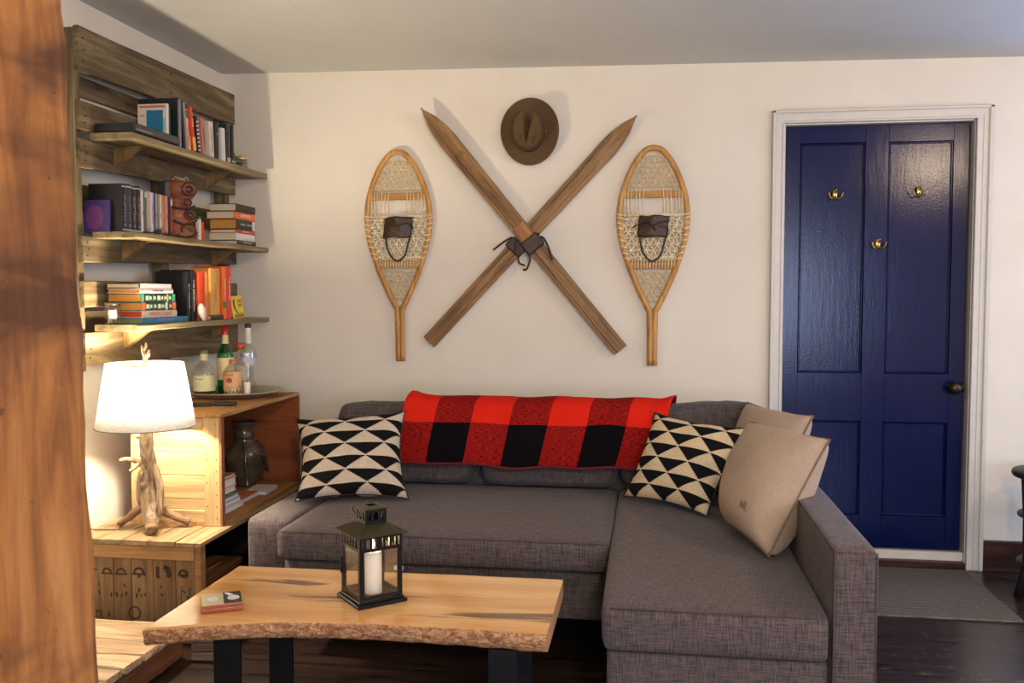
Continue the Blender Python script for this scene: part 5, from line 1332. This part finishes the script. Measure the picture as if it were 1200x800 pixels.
# ------------------------------------------------------------------ hat
HT = thing('felt_hat', 'brown felt fedora hung crown outward on the wall above the skis', 'hat', (1.554, -.006, 2.020), (PI / 2, 0, 0))
bm = newbm(); NA, rings = 72, []
def hatpt(r_, a):
    ca, sa = math.cos(a), math.sin(a)
    # r_: 0 centre of crown .. 1 brim edge
    cx, cy = -.006, .0
    if r_ <= .36: k = r_ / .36; rx, ry = .052 * k, .082 * k; x, y = rx * ca, ry * sa
    elif r_ <= .60: k = (r_ - .36) / .24; rx, ry = .052 + .020 * math.sin(k * PI / 2), .082 + .012 * math.sin(k * PI / 2); x, y = rx * ca, ry * sa
    else: k = (r_ - .60) / .40; rx, ry = .072 + (.138 - .072) * k, .094 + (.158 - .094) * k; x, y = rx * ca, ry * sa
    if r_ <= .36: z = .104 
    elif r_ <= .60: k = (r_ - .36) / .24; z = .104 * (1 - k ** 2.2) + .012 * k
    else: k = (r_ - .60) / .40; z = .012 + .010 * math.cos(2 * a + .5) * k + .012 * k * k * abs(ca) ** 2
    if r_ < .60:   # long centre crease and two front pinches
        xx_ = x - .10 * y; dent = .050 * math.exp(-(xx_ / (.010 + .10 * max(0, y + .03))) ** 2) * math.exp(-((y - .010) / .066) ** 4)
        pin = .024 * math.exp(-((abs(x) - .036) / .016) ** 2 - ((y + .045) / .026) ** 2)
        z -= (dent + pin) * (1 if r_ < .5 else (.6 - r_) / .1)
    return Vector((x + cx * (1 if r_ < .6 else max(0, 1 - (r_ - .6) / .4)), y, z + .010))
rv_ = [.03, .08, .13, .18, .23, .28, .32, .36, .39, .42, .46, .50, .54, .58, .60, .64, .70, .77, .84, .91, .96, 1.0]
for r_ in rv_: rings.append([bm.verts.new(hatpt(r_, 2 * PI * k / NA)) for k in range(NA)])
for i in range(len(rings) - 1):
    for k in range(NA): bm.faces.new((rings[i][k], rings[i][(k + 1) % NA], rings[i + 1][(k + 1) % NA], rings[i + 1][k])).smooth = True
bm.faces.new(rings[0])
o = obj('hat_felt', bm, M['felt'], HT, True); md = o.modifiers.new('t', 'SOLIDIFY'); md.thickness = .004; md.offset = 0
bm = newbm(); rings = []
for z, s in ((.024, 1.03), (.042, 1.015), (.052, 1.0)):
    rings.append([bm.verts.new(((.0725 * s) * math.cos(2 * PI * k / 60) - .006, (.0945 * s) * math.sin(2 * PI * k / 60), z)) for k in range(60)])
for i in range(2):
    for k in range(60): bm.faces.new((rings[i][k], rings[i][(k + 1) % 60], rings[i + 1][(k + 1) % 60], rings[i + 1][k]))
obj('hat_band', bm, M['felt2'], HT, True)
bm = newbm(); t = bmesh.new(); bmesh.ops.create_uvsphere(t, u_segments=8, v_segments=6, radius=.0025); merge(bm, t, Matrix.Translation((.078, -.004, .044))); obj('hat_pin', bm, colm(220, 214, 200, .3), HT)

# ------------------------------------------------------------------ stand at the right edge
ST_ = thing('iron_stand', 'dark round topped plant stand cut off by the right edge of the photo', 'stand', (3.80, -.36, 0))
bm = newbm(); lathe(bm, [(.165, .492), (.185, .500), (.190, .510), (.186, .522), (.02, .526)], 40); obj('stand_top', bm, M['iron'], ST_, True)
for k in range(4):
    a = PI + k * PI / 2
    bm = newbm(); tube(bm, [(math.cos(a) * .145, math.sin(a) * .145, .494), (math.cos(a) * .138, math.sin(a) * .138, .33), (math.cos(a) * .135, math.sin(a) * .135, .14), (math.cos(a) * .160, math.sin(a) * .160, .0)], [.017, .014, .014, .020], 10); obj('leg', bm, M['iron'], ST_, True)
for z in (.330, .130):
    bm = newbm(); lathe(bm, [(.150, z), (.164, z + .004), (.164, z + .012), (.02, z + .014)], 36); obj('lower_shelf', bm, M['iron'], ST_, True)

# ------------------------------------------------------------------ lights
def area(name, loc, rot, sx_, sy_, e, col, spread=None):
    l = bpy.data.lights.new(name, 'AREA'); l.shape = 'RECTANGLE'; l.size = sx_; l.size_y = sy_; l.energy = e; l.color = col
    if spread: l.spread = spread
    o = bpy.data.objects.new(name, l); COL.objects.link(o); o.location = loc; o.rotation_euler = rot; return o
def point(name, loc, e, col, r_):
    l = bpy.data.lights.new(name, 'POINT'); l.energy = e; l.color = col; l.shadow_soft_size = r_
    o = bpy.data.objects.new(name, l); COL.objects.link(o); o.location = loc; return o
point('lamp_bulb_light', (.262 + SCX, -1.195 + SCY, .3705 + .568), 70, (1, .86, .65), .032)
point('candle_light', (1.400, -2.072, .4670 + .136), .35, (1, .62, .28), .006)
area('window_daylight_right', (XR + .09, (WY0 + WY1) / 2, (WZ0 + WZ1) / 2), (0, R(90), 0), WZ1 - WZ0 - .1, WY1 - WY0 - .1, 26, (.50, .66, 1.0))
area('window_daylight_back', ((UX0 + UX1) / 2, .105, (UZ0 + UZ1) / 2), (R(-90), 0, 0), UX1 - UX0 - .1, UZ1 - UZ0 - .1, 32, (.30, .45, 1.0))
area('window_daylight_rear', ((VX0 + VX1) / 2, YB - .09, (VZ0 + VZ1) / 2), (R(90), 0, 0), VX1 - VX0 - .1, VZ1 - VZ0 - .1, 95, (.62, .72, 1.0))
# ceiling lamp of the room behind the viewer, and a second one to the right
def ceiling_lamp(loc, e, col, r_, lab):
    o = thing('ceiling_lamp', lab, 'lamp', loc)
    bm = newbm(); lathe(bm, [(.06, .06), (.062, .05), (.02, .035), (.015, .0)], 24); obj('ceiling_rose', bm, M['bronze'], o, True)
    point('ceiling_lamp_light', (loc[0], loc[1], loc[2] - .09), e, col, r_)
ceiling_lamp((2.6, -4.9, 2.24), 105, (1, .82, .62), .12, 'small ceiling lamp over the viewer end of the room')
ceiling_lamp((4.05, -2.3, 2.22), 38, (1, .74, .50), .07, 'small ceiling lamp near the right wall')

w = bpy.data.worlds.new('daylight'); SC.world = w; w.use_nodes = True
bg = w.node_tree.nodes['Background']; bg.inputs[0].default_value = (.55, .68, 1, 1); bg.inputs[1].default_value = 1.0

# ------------------------------------------------------------------ camera
cam = bpy.data.cameras.new('camera'); co = bpy.data.objects.new('camera', cam); COL.objects.link(co)
th = math.radians(8.4257); ph = math.radians(2.9370)
fwd = Vector((-math.sin(th) * math.cos(ph), math.cos(th) * math.cos(ph), -math.sin(ph)))
co.location = (2.109, -4.363, 1.25); co.rotation_euler = fwd.to_track_quat('-Z', 'Y').to_euler()
cam.sensor_width = 36; cam.lens = 36 * 1072 / 1200; cam.clip_start = .02
cam.dof.use_dof = True; cam.dof.focus_distance = 3.3; cam.dof.aperture_fstop = 11
SC.camera = co
vs = SC.view_settings; vs.view_transform = 'Standard'; vs.look = 'None'; vs.exposure = 0.2; vs.gamma = 1.0; vs.use_curve_mapping = False
